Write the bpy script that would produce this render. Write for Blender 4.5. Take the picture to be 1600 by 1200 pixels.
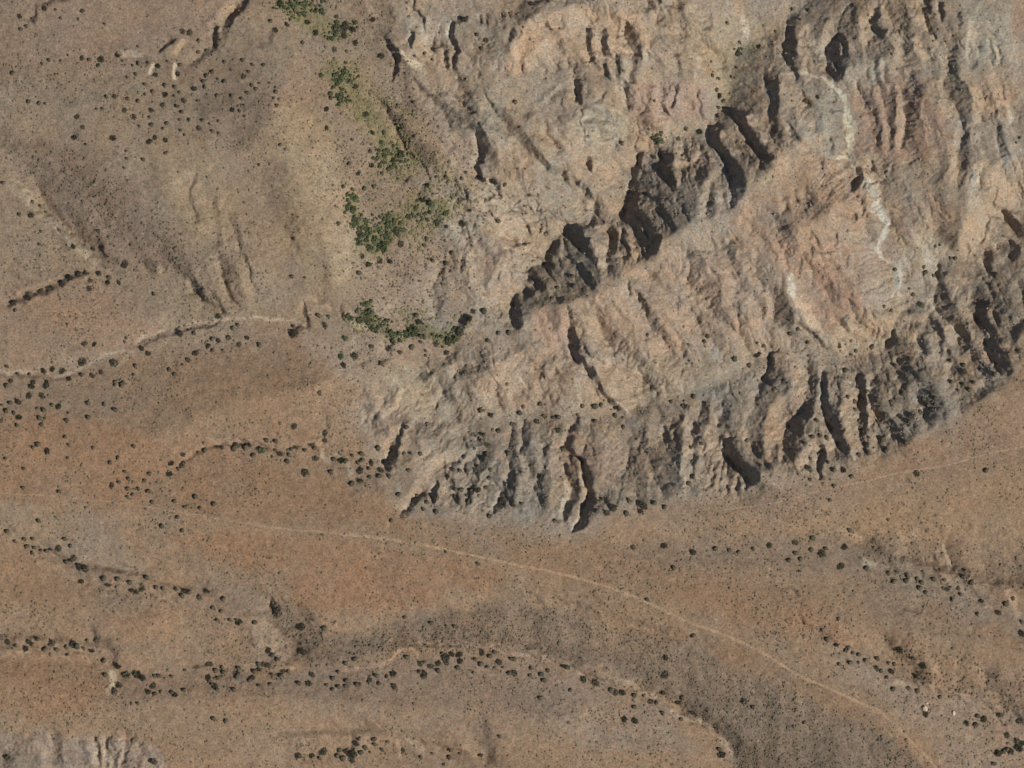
import bpy, math, random
import numpy as np
C = bpy.context.scene
for o in list(bpy.data.objects): bpy.data.objects.remove(o)
RX, RY = 1600, 1200          # map sheet, 0.6 m to the unit
S = 0.6
SUN_AZ, SUN_EL = 114.0, 41.0 # compass bearing (east of north) and height of the sun
# ---------------------------------------------------------------- camera
cam_d = bpy.data.cameras.new("survey_camera"); cam = bpy.data.objects.new("survey_camera", cam_d)
C.collection.objects.link(cam); C.camera = cam
CAMH = 6000.0
cam.location = (0, 0, CAMH)
cam_d.sensor_width = 36; cam_d.lens = 36*CAMH/(RX*S)
cam_d.clip_start = 10; cam_d.clip_end = 40000
C.render.resolution_x = 1024; C.render.resolution_y = 768
# ---------------------------------------------------------------- sky and sun
w = bpy.data.worlds.new("World"); C.world = w; w.use_nodes = True
nt = w.node_tree; bg = nt.nodes["Background"]
sky = nt.nodes.new("ShaderNodeTexSky"); sky.sky_type = 'NISHITA'; sky.sun_disc = False
sky.sun_elevation = math.radians(SUN_EL); sky.sun_rotation = math.radians(SUN_AZ)
nt.links.new(sky.outputs[0], bg.inputs[0]); bg.inputs[1].default_value = 0.05
sd = bpy.data.lights.new("sun", 'SUN'); sd.energy = 4.1; sd.angle = math.radians(0.53); sd.color = (1, .945, .87)
so = bpy.data.objects.new("sun", sd); C.collection.objects.link(so)
so.rotation_euler = (math.radians(90-SUN_EL), 0, math.radians(180-SUN_AZ)); so.location = (0, 0, 500)
C.view_settings.view_transform = 'Standard'; C.view_settings.look = 'None'
C.view_settings.exposure = 0.0; C.view_settings.gamma = 1
C.render.engine = 'CYCLES'

rng = np.random.default_rng(7)
# ---------------------------------------------------------------- dense map grid
ST = 1.25; M = 90
gx = np.arange(-M, RX+M+.1, ST); gy = np.arange(-M, RY+M+.1, ST)
NX, NY = len(gx), len(gy)
X, Y = np.meshgrid(gx, gy)

def vnoise(wl, seed, xs=None, ys=None, wly=None):
    """smooth value noise of wavelength wl on the grid, about -1..1"""
    xs = gx if xs is None else xs; ys = gy if ys is None else ys
    r = np.random.default_rng(seed)
    n0 = int((xs[-1]-xs[0])/wl)+5; wly = wly or wl; n1 = int((ys[-1]-ys[0])/wly)+5
    g = r.uniform(-1, 1, (n1, n0))
    def wts(c, c0, wl):
        u = (c-c0)/wl+1; i = np.floor(u).astype(int); f = u-i
        return i, [(-.5*f+f*f-.5*f**3), (1-2.5*f*f+1.5*f**3), (.5*f+2*f*f-1.5*f**3), (-.5*f*f+.5*f**3)]
    iy, wy = wts(ys, ys[0], wly); ix, wx = wts(xs, xs[0], wl)
    a = sum(g[iy+k-1]*wy[k][:, None] for k in range(4))
    return sum(a[:, ix+k-1]*wx[k][None] for k in range(4))
def fbm(wl, octs, seed, gain=.5):
    o = 0; a = 1; t = 0
    for k in range(octs):
        if wl < 1.6: break
        o = o+a*vnoise(wl, seed+k*17); t += a; wl *= .5; a *= gain
    return o/t*1.6
def smooth(t): t = np.clip(t, 0, 1); return t*t*(3-2*t)
def lin(c): c = np.asarray(c, float)/255; return np.where(c <= .04045, c/12.92, ((c+.055)/1.055)**2.4)
WX = X+4.0*fbm(26, 3, 11)+1.8*vnoise(6, 12)+1.0*vnoise(3, 13); WY = Y+4.0*fbm(26, 3, 21)+1.8*vnoise(6, 22)+1.0*vnoise(3, 23)

def sample(a, x, y):
    fi = np.clip((np.asarray(x)+M)/ST, 0, NX-1.001); fj = np.clip((np.asarray(y)+M)/ST, 0, NY-1.001)
    i = fi.astype(int); j = fj.astype(int); u = fi-i; v = fj-j
    if a.ndim == 3: u = u[..., None]; v = v[..., None]
    return (a[j, i]*(1-u)+a[j, i+1]*u)*(1-v)+(a[j+1, i]*(1-u)+a[j+1, i+1]*u)*v
def window(x0, x1, y0, y1):
    i0 = max(int((x0+M)/ST), 0); i1 = min(int((x1+M)/ST)+2, NX)
    j0 = max(int((y0+M)/ST), 0); j1 = min(int((y1+M)/ST)+2, NY)
    return slice(j0, j1), slice(i0, i1)
def stroke_mask(pts, soft=.5, warp=True):
    """mask 0..1 round a polyline of (x, y, half width) points"""
    mw = max(p[2] for p in pts)+8
    sl = window(min(p[0] for p in pts)-mw, max(p[0] for p in pts)+mw, min(p[1] for p in pts)-mw, max(p[1] for p in pts)+mw)
    x = (WX if warp else X)[sl]; y = (WY if warp else Y)[sl]
    best = np.full(x.shape, -9.)
    if len(pts) == 1: pts = [pts[0], (pts[0][0]+.1, pts[0][1], pts[0][2])]
    for (ax, ay, aw), (bx, by, bw) in zip(pts[:-1], pts[1:]):
        dx, dy = bx-ax, by-ay; L = dx*dx+dy*dy+1e-6
        t = np.clip(((x-ax)*dx+(y-ay)*dy)/L, 0, 1)
        d = np.hypot(x-ax-t*dx, y-ay-t*dy); ww = aw+(bw-aw)*t+.3
        best = np.maximum(best, (ww-d)/np.maximum(ww*soft, 1.2)+.35)
    return sl, smooth(best)
def poly_mask(pts, soft=4., warp=True):
    xs = [p[0] for p in pts]; ys = [p[1] for p in pts]
    sl = window(min(xs)-3*soft, max(xs)+3*soft, min(ys)-3*soft, max(ys)+3*soft)
    x = (WX if warp else X)[sl]; y = (WY if warp else Y)[sl]
    ins = np.zeros(x.shape, bool); dist = np.full(x.shape, 1e9)
    n = len(pts)
    for k in range(n):
        ax, ay = pts[k]; bx, by = pts[(k+1) % n]
        c = ((ay > y) != (by > y)) & (x < (bx-ax)*(y-ay)/((by-ay) or 1e-9)+ax); ins ^= c
        dx, dy = bx-ax, by-ay; L = dx*dx+dy*dy+1e-6
        t = np.clip(((x-ax)*dx+(y-ay)*dy)/L, 0, 1)
        dist = np.minimum(dist, np.hypot(x-ax-t*dx, y-ay-t*dy))
    return sl, smooth(.5+np.where(ins, dist, -dist)/(2*soft))
def smap(full, p, soft=4.):
    m = np.zeros_like(X); sl, k = poly_mask(p, soft) ; m[sl] = k; return m
# ---------------------------------------------------------------- the survey: lines of equal course with their height in metres
H0 = [ # (z start, z end, points): rims, crests and dry stream beds
 (0,0,[(560,770),(620,808),(700,800),(780,806),(850,798),(900,838),(940,806),(1000,798),(1060,780),(1110,776),(1170,775),(1186,752),(1195,735),(1240,742),(1290,750),(1340,728),(1400,710),(1440,680),(1490,655),(1540,628),(1578,592),(1600,550),(1690,500)]),
 (-26,-36,[(640,662),(720,655),(800,658),(900,652),(960,650),(1050,625),(1100,605),(1170,580),(1220,545),(1290,560),(1390,545)]),
 (-36,-42,[(1390,545),(1400,500),(1440,460),(1460,430),(1480,400),(1540,390),(1560,340),(1600,315),(1690,280)]),
 (-14,2,[(825,500),(880,480),(920,466),(960,440),(1010,410),(1036,380),(1075,352),(1130,342),(1200,268)]),
 (2,-24,[(1200,268),(1250,225),(1262,190),(1250,130),(1250,60)]),
 (-12,-21,[(470,502),(520,490),(545,510),(600,520),(660,530),(720,530),(735,495),(800,490)]),
 (-21,-42,[(800,490),(808,455),(830,415),(860,385),(905,345),(975,338),(985,290),(1000,240),(1035,222),(1110,200),(1135,160),(1150,90),(1165,70)]),
 (-42,-44,[(1165,70),(1220,40),(1265,-10),(1290,-90)]),
 (-18,-32,[(672,280),(740,285),(800,295),(870,305),(930,320),(925,345)]),
 (-6,-16,[(430,-20),(470,40),(560,60),(600,110),(640,165)]),
 (-8,-24,[(500,90),(550,140),(600,220),(560,310),(600,370),(600,430),(640,520)]),
 (4,6,[(600,-60),(650,-30)]),
 (0,6,[(700,30),(760,20),(790,90),(830,40),(900,10),(960,-20)]),
 (-8,-4,[(780,110),(860,110),(930,110),(1000,100)]),
 (-16,-10,[(840,175),(930,165),(1000,150),(1080,130)]),
 (-6,-8,[(640,120),(690,150),(740,190),(790,220),(850,250)]),
 (-22,-36,[(1262,112),(1310,135),(1328,180),(1328,240),(1345,290),(1385,330),(1378,385),(1410,430),(1400,470),(1390,540)]),
 (-20,-10,[(1385,-60),(1395,60),(1430,140),(1450,240),(1520,300),(1500,380)]),
 (-2,-10,[(1600,-60),(1560,60),(1540,160),(1570,240),(1650,260)]),
 (-4,0,[(1180,330),(1220,380),(1300,330)]),
 (-10,-20,[(1180,420),(1260,470),(1330,500)]),
 (-3,-14,[(-90,590),(0,578),(80,585),(150,565),(220,530),(310,502),(400,500),(470,502)]),
 (-2,-10,[(-60,230),(40,270),(100,350),(160,405),(220,435),(350,500)]),
 (3,4,[(-60,120),(150,180),(280,260),(330,340),(380,440)]),
 (3,0,[(380,120),(450,250),(500,350),(520,440)]),
 (2,0,[(-80,400),(30,420),(150,480),(250,500)]),
 (-2,-6,[(-90,110),(100,92),(240,90),(330,75),(385,5),(400,-60)]),
 (4,4,[(-80,-60),(100,-20),(300,-40)]),
 (1,3,[(-90,680),(200,690),(400,620),(500,600)]),
 (3,2,[(-90,770),(300,805),(700,865),(930,912),(1130,990),(1340,1095),(1480,1230),(1520,1280)]),
 (1,0,[(1000,820),(1250,790),(1600,720),(1690,700)]),
 (2,2,[(1000,930),(1200,960),(1400,980),(1690,1040)]),
 (-4,-10,[(30,840),(130,890),(230,912),(330,945),(400,985),(440,1035)]),
 (-7,-9,[(-90,1005),(0,1008),(100,1012),(150,1020),(182,1045),(250,1055),(440,1040)]),
 (-9,-13,[(440,1040),(540,1045),(640,1020),(720,1015),(800,1018),(880,1042)]),
 (-13,-22,[(880,1042),(960,1070),(1020,1085),(1060,1115),(1110,1140),(1145,1200),(1160,1290)]),
 (-2,1,[(-90,930),(100,940),(250,970)]),
 (1,-2,[(-90,1060),(60,1070),(160,1100),(400,1090),(700,1110),(900,1120)]),
 (-14,-16,[(440,1180),(550,1170),(640,1160),(700,1180),(780,1290)]),
 (-14,-16,[(-90,1180),(60,1210),(250,1230)]),
 (-2,-12,[(980,850),(1100,860),(1300,865),(1400,890),(1500,920),(1600,960),(1690,1000)]),
 (-3,-14,[(1260,975),(1310,1010),(1370,1040),(1450,1080),(1530,1110),(1600,1130),(1690,1160)]),
 (-4,-8,[(270,735),(330,700),(400,705),(500,700),(560,730),(600,730),(640,662)]),
 (-14,-20,[(560,600),(600,620),(640,640)]),
 (-14,-16,[(700,570),(760,590),(860,590)]),
]
# slopes read off the map: + faces away from the sun, - faces it (tangent of the slope along the sun's bearing)
# ('p', slope, soft, points) a patch; ('s', slope, (x, y, half width), ...) a line
G = [
 ('s',.28,(68,285,10),(95,325,14),(125,355,14),(160,385,9)),
 # far left and upper left benches
 ('s',.30,(10,222,16),(60,245,26),(110,285,32),(180,340,42),(240,385,32),(290,415,16)),
 ('s',.20,(330,160,26),(400,165,28),(380,215,22)),
 ('s',.20,(430,270,20),(450,330,28),(470,380,16)),
 ('s',-.15,(290,290,25),(320,360,22)),
 ('s',-.14,(500,240,22),(520,340,18)),
 ('s',.5,(64,293,4),(80,320,7),(95,345,6),(101,357,3)),
 ('s',.6,(150,372,3),(158,388,5),(166,403,3)),
 ('s',-.3,(40,300,6),(75,345,6),(120,378,5),(158,408,5)),
 ('s',.7,(300,430,4),(308,443,4),(318,460,5),(325,473,2)),
 ('s',-.25,(293,436,3),(302,455,3),(316,478,3)),
 ('s',.55,(343,402,3),(351,430,3),(361,458,5),(366,472,3)),('s',-.3,(334,400,3),(343,432,3),(354,468,3)),
 ('s',.4,(333,462,2),(350,486,3)),('s',.4,(368,375,2),(385,405,3),(392,430,3),(400,465,2)),('s',-.25,(362,375,3),(380,415,3),(388,445,3)),
 ('s',.25,(303,275,2),(300,320,3),(310,350,3)),('s',.25,(362,330,4),(372,372,4)),
 ('s',.3,(225,405,8),(240,425,8)),('s',.4,(270,405,6),(283,425,6)),('s',-.25,(248,415,5),(252,428,4)),
 ('s',.6,(15,477,4),(45,465,4),(80,452,4),(105,435,4),(135,427,3)),('s',-.25,(30,460,4),(65,445,4),(95,430,3)),
 ('s',.25,(210,540,2),(245,527,2),(290,510,2)),
 ('s',.5,(385,2,6),(375,20,6),(362,34,5),(352,38,5)),('s',.9,(340,42,3),(338,58,5),(333,72,4)),
 ('s',-.3,(366,12,5),(352,26,6),(330,40,5)),
 ('s',.8,(270,60,3),(258,75,3),(250,84,2)),('s',-.35,(285,66,6),(275,80,6)),
 ('s',.6,(54,8,2),(50,32,3)),('s',.35,(68,5,4),(110,0,3)),
 ('s',-.35,(195,80,4),(215,85,5)),('s',-.3,(238,100,3),(237,115,3)),('s',-.3,(272,98,3),(269,120,3)),
 ('s',.3,(425,55,5),(420,70,5),(402,78,3)),
 # central terraces
 ('s',.35,(598,155,4),(618,190,10),(640,218,16),(665,245,18)),
 ('s',.7,(604,170,2),(617,192,3),(630,220,3),(645,243,3),(662,258,2),(673,280,2)),('s',-.3,(605,190,4),(622,222,4),(640,250,4)),
 ('s',.3,(655,130,5),(690,165,8),(715,195,10),(740,205,10)),('s',.5,(695,175,4),(705,190,4),(712,205,3)),
 ('s',1.0,(750,198,4),(757,222,8),(754,242,7),(742,260,5),(748,277,4)),('s',-.45,(744,215,5),(743,240,5),(734,262,3)),
 ('s',.35,(765,235,7),(775,255,6)),('s',-.2,(720,230,14),(700,215,8)),
 ('s',.6,(768,283,5),(780,292,3)),
 ('s',.4,(775,165,4),(792,185,8),(812,212,9),(835,235,8)),('s',-.15,(770,195,8),(785,225,10),(800,260,12)),
 ('s',.75,(845,243,2),(856,255,4),(863,266,2)),('s',-.35,(838,240,5),(850,262,6)),
 ('s',.7,(884,268,4),(888,283,4)),('s',.8,(906,286,5),(918,292,6),(924,305,4)),('s',.7,(923,250,5),(926,262,4)),('s',.6,(932,312,4),(936,328,5)),
 ('s',-.3,(945,260,10),(955,300,14),(960,330,10)),
 ('s',.9,(902,128,4),(904,148,5),(903,160,2)),('s',.8,(978,125,3),(980,155,4),(985,172,2)),('s',.9,(943,100,3),(948,112,3),(953,118,2)),
 ('s',.8,(918,48,3),(920,75,4),(926,92,4),(931,98,2)),('s',.8,(942,48,5),(942,65,6),(950,85,5)),
 ('s',.8,(978,30,2),(984,52,8),(992,72,8),(1003,86,3)),('s',.35,(1010,70,4),(1022,88,5),(1035,100,4)),
 ('s',-.45,(929,55,3),(934,85,3)),('s',-.35,(958,30,6),(958,70,6),(975,86,5)),('s',-.3,(1000,30,8),(1008,55,8)),
 ('s',.3,(875,65,6),(880,80,5)),('s',.3,(902,75,6),(912,100,5)),
 ('s',-.3,(805,75,12),(835,45,14),(880,25,14),(930,18,10)),
 ('s',-.2,(850,70,20),(860,95,14)),
 ('s',.3,(820,190,8),(840,160,8),(870,140,8)),('s',.35,(850,185,2),(862,205,4),(872,232,4)),('s',.3,(838,210,3),(850,235,3)),('s',.4,(882,140,2),(882,175,2)),
 ('s',-.25,(920,175,8),(970,175,10)),('s',.35,(915,165,4),(940,158,4),(950,145,4)),('s',-.25,(930,205,8),(980,210,10)),('s',.3,(915,190,3),(940,195,4)),
 ('s',.35,(970,165,3),(982,172,3)),
 ('s',.5,(996,112,2),(990,132,3)),('s',-.3,(1003,118,3),(998,140,3)),('s',.4,(1022,132,2),(1014,150,2)),('s',.45,(1040,138,3),(1036,155,3)),('s',-.25,(1028,142,3),(1024,160,3)),
 ('s',.5,(1065,132,3),(1056,152,3),(1050,168,4)),('s',.4,(1098,138,3),(1096,175,3)),('s',-.25,(1072,150,6),(1078,175,8)),('s',.35,(1082,155,3),(1086,165,3)),('s',.4,(1063,98,3),(1064,118,4)),
 ('s',.3,(1000,175,6),(1008,190,6)),('s',.5,(970,222,5),(965,230,3)),
 ('s',.6,(1018,2,6),(1021,15,4)),('s',.55,(1042,8,4),(1050,28,5)),('s',.5,(1068,2,7),(1066,30,9)),('s',-.2,(1090,10,3),(1100,30,3)),('s',.25,(1080,40,8),(1095,50,8),(1110,65,6)),
 ('p',.22,5,[(720,38),(770,18),(800,0),(835,0),(825,20),(803,45),(797,75),(785,85),(745,100),(722,75)]),
 ('s',.9,(730,26,3),(712,36,4),(707,52,4),(714,68,4),(718,80,3)),('s',-.4,(702,36,3),(698,52,4)),
 ('s',.7,(696,80,4),(698,105,5)),('s',.75,(712,84,4),(713,105,5)),('s',.5,(682,75,2),(695,70,4)),
 ('s',.8,(802,50,5),(798,60,3)),('s',.5,(776,35,3),(778,60,3)),('s',.5,(788,25,3),(788,45,3)),('s',.4,(765,20,2),(763,40,2)),('s',.4,(752,24,2),(751,40,2)),
 ('s',.55,(820,20,4),(812,35,4)),('s',.5,(832,3,6),(820,12,5)),
 ('s',.9,(641,48,3),(640,62,5),(641,72,2)),('s',-.4,(632,55,4),(620,70,3)),('s',-.35,(655,55,5),(665,75,6)),
 ('s',.8,(651,3,2),(654,18,2),(662,30,2),(662,42,2)),('s',-.3,(667,28,3)),
 ('s',.8,(598,58,2),(606,68,3),(615,76,4),(618,90,5),(620,100,3),(612,125,2)),('s',-.3,(626,80,5),(640,95,5),(655,103,4)),
 ('s',-.3,(575,10,5),(590,20,5)),('s',.35,(608,12,4),(615,25,3)),
 ('s',.2,(665,110,10),(690,125,10)),
 # light terrace right of the green seep and its little benches
 ('s',-.12,(730,330,30),(800,340,40),(860,320,30)),
 ('s',.3,(725,350,5),(715,385,8),(700,420,6)),('s',.3,(628,425,3),(630,445,3)),('s',.4,(720,420,3),(730,460,3),(738,475,3)),
 ('s',-.25,(735,400,8),(740,440,8),(765,465,8)),('s',.6,(783,422,1),(783,433,2)),('s',.3,(760,395,2),(800,395,2)),
 ('s',-.2,(770,345,16),(790,370,16)),
 ('s',.4,(800,330,2),(818,342,2)),('s',.4,(835,345,2),(850,340,2),(860,350,2)),('s',.4,(855,325,2),(870,335,3)),
 # the big shaded face below the diagonal crest
 ('s',-.15,(840,420,8),(880,350,10),(920,330,10)),
 ('p',.50,3,[(800,505),(803,480),(822,452),(832,418),(856,412),(860,385),(880,365),(905,346),(912,350),(925,392),(938,425),(942,440),(930,458),(905,468),(880,476),(850,480),(828,490),(818,512),(803,515)]),
 ('p',1.05,2,[(893,368),(900,352),(909,344),(914,354),(922,385),(930,412),(915,395),(905,380)]),
 ('p',1.0,2,[(858,390),(866,375),(874,370),(873,385),(866,402),(869,430),(861,432),(853,415)]),
 ('p',1.0,2,[(826,425),(835,417),(840,432),(853,440),(856,454),(840,456),(828,470),(820,458)]),
 ('p',1.05,2,[(803,458),(811,456),(816,475),(820,500),(815,514),(803,512),(798,500)]),
 ('s',1.1,(905,412,3),(915,428,6),(926,445,7)),('s',.9,(885,375,1.5),(890,398,2),(903,415,2.5)),('s',.9,(930,400,2),(938,425,3),(940,440,3)),
 ('s',.75,(822,470,6),(850,472,6),(885,470,6)),
 ('s',-.1,(877,372,2),(880,400,3)),
 ('p',-.35,3,[(915,352),(952,348),(950,372),(945,405),(944,440),(940,420),(930,395),(922,375)]),
 ('s',.55,(957,362,4),(951,395,6),(955,425,8),(965,432,4)),('s',-.3,(965,352,2.5),(968,378,3)),('s',.85,(973,358,3),(978,378,4),(982,392,3)),('s',-.35,(980,352,2.5),(988,385,3),(992,410,3)),
 ('s',.7,(975,408,5),(985,400,3)),
 ('p',.42,4,[(1000,240),(1030,255),(1060,270),(1088,260),(1090,300),(1087,335),(1062,360),(1036,378),(1018,340),(1000,300)]),
 ('p',1.05,2,[(983,305),(988,265),(1000,238),(1006,240),(1000,270),(1000,300),(1004,325),(1022,345),(1035,368),(1034,388),(1022,402),(1010,408),(1002,390),(998,370),(988,352),(974,340)]),
 ('s',-.2,(1000,350,1.5),(1008,372,2),(1012,395,2)),('s',-.15,(990,330,1),(1000,345,1.5)),
 ('s',.8,(1012,300,3),(1030,320,4),(1045,340,6),(1052,358,4)),
 ('p',1.05,2,[(1032,226),(1042,243),(1055,268),(1059,290),(1047,284),(1035,265)]),
 ('s',-.35,(1052,222,3),(1062,250,4),(1062,285,3)),('s',.7,(1067,222,3),(1072,240,4),(1080,252,3)),('s',.3,(1080,270,6),(1080,300,6)),
 ('s',.75,(1099,225,3),(1102,245,4)),('s',-.25,(1090,230,4),(1090,250,4)),
 ('s',-.25,(1120,265,8),(1100,300,6),(1095,335,6)),('s',.5,(1112,290,3),(1110,330,5)),('s',-.3,(1124,300,4),(1122,335,4)),
 ('s',1.05,(1113,198,3),(1118,218,5),(1133,233,6),(1147,255,10),(1150,280,9),(1148,305,5)),('s',.7,(1152,300,6),(1145,315,5)),('s',-.35,(1128,205,4),(1140,222,5),(1155,240,4)),
 ('s',1.05,(1140,166,3),(1158,184,8),(1166,198,6),(1176,215,6),(1190,232,6),(1196,247,7),(1188,262,4)),('s',-.45,(1172,182,5),(1188,200,6),(1198,215,5)),
 ('s',.5,(1155,140,8),(1175,160,8),(1180,172,5)),('s',.9,(1202,108,4),(1208,130,8),(1209,147,4)),('s',.45,(1178,92,5),(1195,112,6)),
 ('s',-.25,(1222,130,5),(1235,160,8)),('s',.6,(1230,190,3),(1236,210,5)),('s',.5,(1238,205,6),(1245,215,5)),('s',.45,(1165,245,3),(1162,270,4)),
 # sunlit back of the crest
 ('s',-.12,(960,470,14),(1050,400,20),(1150,350,20)),
 ('p',.45,4,[(1068,388),(1092,392),(1118,432),(1138,475),(1150,515),(1138,512),(1112,492),(1092,462),(1074,425)]),
 ('s',-.25,(1105,385,5),(1128,425,8),(1150,465,10)),
 ('s',.6,(981,441,3),(986,458,3)),('s',.65,(1003,460,4),(1010,482,6),(1015,498,4)),('s',.4,(1028,510,8),(1045,535,10),(1055,552,6)),('s',-.2,(990,480,5),(1005,515,7),(1030,548,6)),
 ('s',.32,(920,458,5),(935,490,6),(950,520,7),(975,548,10),(1000,565,10)),('s',-.18,(960,490,10),(975,520,8)),('s',.25,(1022,430,8),(1045,450,8),(1075,472,5)),('s',-.15,(1060,500,14)),
 ('s',.4,(935,485,3),(945,510,3)),
 ('s',.5,(892,480,4),(893,508,5)),('s',.95,(893,520,6),(899,540,8),(907,562,6)),('s',.85,(915,568,6),(924,588,6)),('s',.6,(933,598,4),(945,612,3),(968,638,3)),
 ('p',-.35,3,[(903,550),(925,558),(975,570),(1003,585),(1000,635),(985,642),(965,630),(938,592)]),
 ('s',.35,(862,485,8),(872,515,8)),('s',.3,(848,500,3),(856,540,4)),('s',-.2,(835,520,5),(842,550,5)),('s',.45,(830,560,3),(842,575,4),(862,598,5)),
 ('s',.25,(680,565,14),(700,600,14),(705,625,10)),('s',-.2,(620,585,20),(650,610,20)),('s',-.2,(770,575,12),(800,610,10)),('s',.4,(779,620,4),(792,640,4)),('s',-.25,(745,615,4),(760,625,4)),
 ('s',-.25,(590,625,10),(600,645,10)),('s',.25,(565,640,4),(580,655,4)),
 ('s',.9,(798,500,4),(812,510,6)),('s',.5,(730,490,5),(722,510,6),(715,530,6)),('s',.25,(710,545,8)),
 # slopes that climb south to the rim
 ('s',.9,(627,665,2),(620,688,4),(613,706,8),(602,722,4),(608,732,4)),('s',.35,(642,680,10),(650,700,10),(625,720,6)),('s',-.3,(612,670,4),(602,700,5)),
 ('s',-.35,(626,800,3),(640,778,6),(655,755,11),(672,730,12),(700,712,9),(745,703,4)),('s',.95,(625,809,2),(640,795,4),(650,783,5),(660,770,3)),('s',.85,(677,782,5),(681,765,5),(685,755,3)),
 ('s',-.2,(680,690,14),(720,670,12)),('s',.25,(765,700,8),(765,720,6)),('s',-.3,(696,762,5),(695,785,4)),
 ('s',.4,(712,770,4),(712,785,4)),('s',-.25,(730,765,4),(728,780,3)),
 ('s',-.45,(770,795,3),(776,770,4),(790,742,3)),('s',.75,(775,804,2),(785,788,6),(787,765,6)),('s',.7,(798,785,4),(800,760,5),(803,735,4),(801,720,3)),
 ('s',.65,(826,662,5),(826,685,6),(820,710,4)),('s',-.25,(840,690,8),(845,715,6)),('s',-.3,(814,750,6),(812,785,4)),('s',-.3,(832,752,4),(836,785,4)),('s',.6,(845,742,5),(846,765,6),(848,785,5)),
 ('s',-.2,(865,700,8),(868,740,8)),
 ('s',.75,(905,658,4),(897,675,5),(890,695,5),(890,706,3)),('s',.9,(893,706,3),(908,718,3)),
 ('s',-.55,(882,750,3),(884,775,3),(878,808,4)),('s',.7,(889,732,4),(895,760,6),(898,778,7),(891,797,6),(883,812,3)),
 ('s',-.7,(909,728,3),(912,755,4),(917,772,4),(909,796,4),(903,818,5),(896,832,3)),('s',1.15,(911,718,3),(919,740,5),(925,765,6),(927,785,7),(921,802,8),(911,820,6),(901,835,2)),
 ('s',-.12,(950,690,22),(960,730,22),(940,760,12)),('s',.25,(1003,670,3),(1004,705,4)),('s',.15,(975,750,10),(1000,770,12)),
 ('p',.5,6,[(1008,705),(1022,700),(1045,720),(1066,742),(1064,772),(1042,778),(1028,758),(1016,735)]),('s',.8,(1037,762,4),(1055,761,3)),
 ('s',.8,(1041,672,2),(1046,688,4)),('s',.4,(1050,695,6),(1055,710,6)),('s',-.3,(1052,682,4)),('s',.3,(1064,660,4),(1063,685,5)),('s',-.25,(1025,650,8),(1020,680,8)),
 ('s',.5,(1082,710,3),(1083,745,4)),('s',-.2,(1093,700,5),(1092,740,5)),
 ('s',.6,(1125,655,3),(1133,675,5)),('s',1.15,(1138,690,6),(1140,707,9),(1153,723,10),(1170,737,13),(1176,750,10),(1171,763,4)),
 ('s',-.35,(1122,712,3),(1112,735,3),(1104,762,3)),('s',.45,(1121,725,3),(1112,762,3)),('s',-.35,(1126,735,2),(1121,768,3)),('s',.4,(1131,735,2),(1129,770,2)),('s',-.35,(1137,738,3),(1136,774,3)),('s',.45,(1143,735,2),(1143,770,2)),('s',-.3,(1149,738,2),(1151,768,2)),('s',.5,(1155,745,2),(1158,768,2)),('s',-.3,(1160,748,1.5),(1165,766,1.5)),
 ('s',.55,(1142,600,3),(1148,612,3),(1155,622,2)),
 ('s',.4,(1190,622,10),(1176,665,10),(1182,695,10),(1192,722,9)),('s',-.28,(1220,630,12),(1206,665,10),(1204,700,8),(1204,722,5)),
 ('s',.4,(1247,650,4),(1235,672,6),(1229,700,5),(1228,722,5)),('s',-.3,(1222,715,3),(1219,730,2)),
 ('s',1.0,(1214,553,3),(1209,575,6),(1203,592,7),(1203,603,4)),('s',.6,(1222,545,2),(1219,552,2)),('s',.45,(1270,555,4),(1270,585,6)),('s',-.25,(1240,560,12),(1240,590,12)),
 ('s',-.4,(1287,572,4),(1286,600,3)),('s',.95,(1293,580,4),(1292,615,5),(1296,640,7),(1301,660,8),(1312,680,8),(1324,703,8)),('s',.5,(1305,712,10),(1318,725,8)),
 ('s',.9,(1287,697,4),(1290,712,5),(1284,732,5),(1284,749,2)),('s',-.4,(1278,715,3),(1280,745,2)),('s',-.25,(1255,722,10),(1262,700,8)),
 ('s',-.2,(1320,600,8),(1328,660,8),(1345,700,8)),('s',-.25,(1355,590,3),(1360,620,3),(1368,690,8)),('s',.8,(1363,600,3),(1367,622,4),(1370,640,3)),
 ('p',.20,6,[(1372,560),(1395,548),(1440,548),(1480,560),(1530,580),(1552,600),(1532,622),(1480,643),(1462,655),(1440,640),(1432,680),(1412,700),(1392,704),(1378,690),(1372,640),(1360,600)]),
 ('s',.6,(1380,650,8),(1400,670,10),(1412,690,10)),('s',.5,(1385,580,8),(1395,600,8)),('s',.6,(1440,615,7),(1452,632,8),(1457,655,7)),('s',-.12,(1475,590,5),(1480,630,6)),('s',-.1,(1425,600,5),(1432,640,4)),('s',.6,(1547,603,8),(1530,618,8)),
 ('s',.9,(1400,510,2),(1398,530,5),(1391,546,3)),('s',.6,(1405,545,5),(1415,560,8),(1425,575,6)),('s',.55,(1458,492,5),(1468,510,7),(1475,525,6)),('s',.6,(1440,522,6),(1450,545,8)),('s',-.25,(1445,490,8),(1425,500,8)),('s',-.3,(1483,520,4),(1487,545,4)),
 ('s',.55,(1472,412,2),(1471,440,4),(1468,475,5),(1478,488,5),(1500,508,8),(1515,528,6)),('s',-.2,(1490,440,10),(1508,480,12),(1525,505,8)),
 ('p',.34,5,[(1514,420),(1530,425),(1560,415),(1610,380),(1700,330),(1700,470),(1605,540),(1572,532),(1556,520),(1545,490),(1525,460)]),
 ('p',.9,2,[(1536,545),(1543,533),(1560,536),(1575,545),(1581,560),(1582,580),(1575,588),(1555,575)]),
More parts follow.
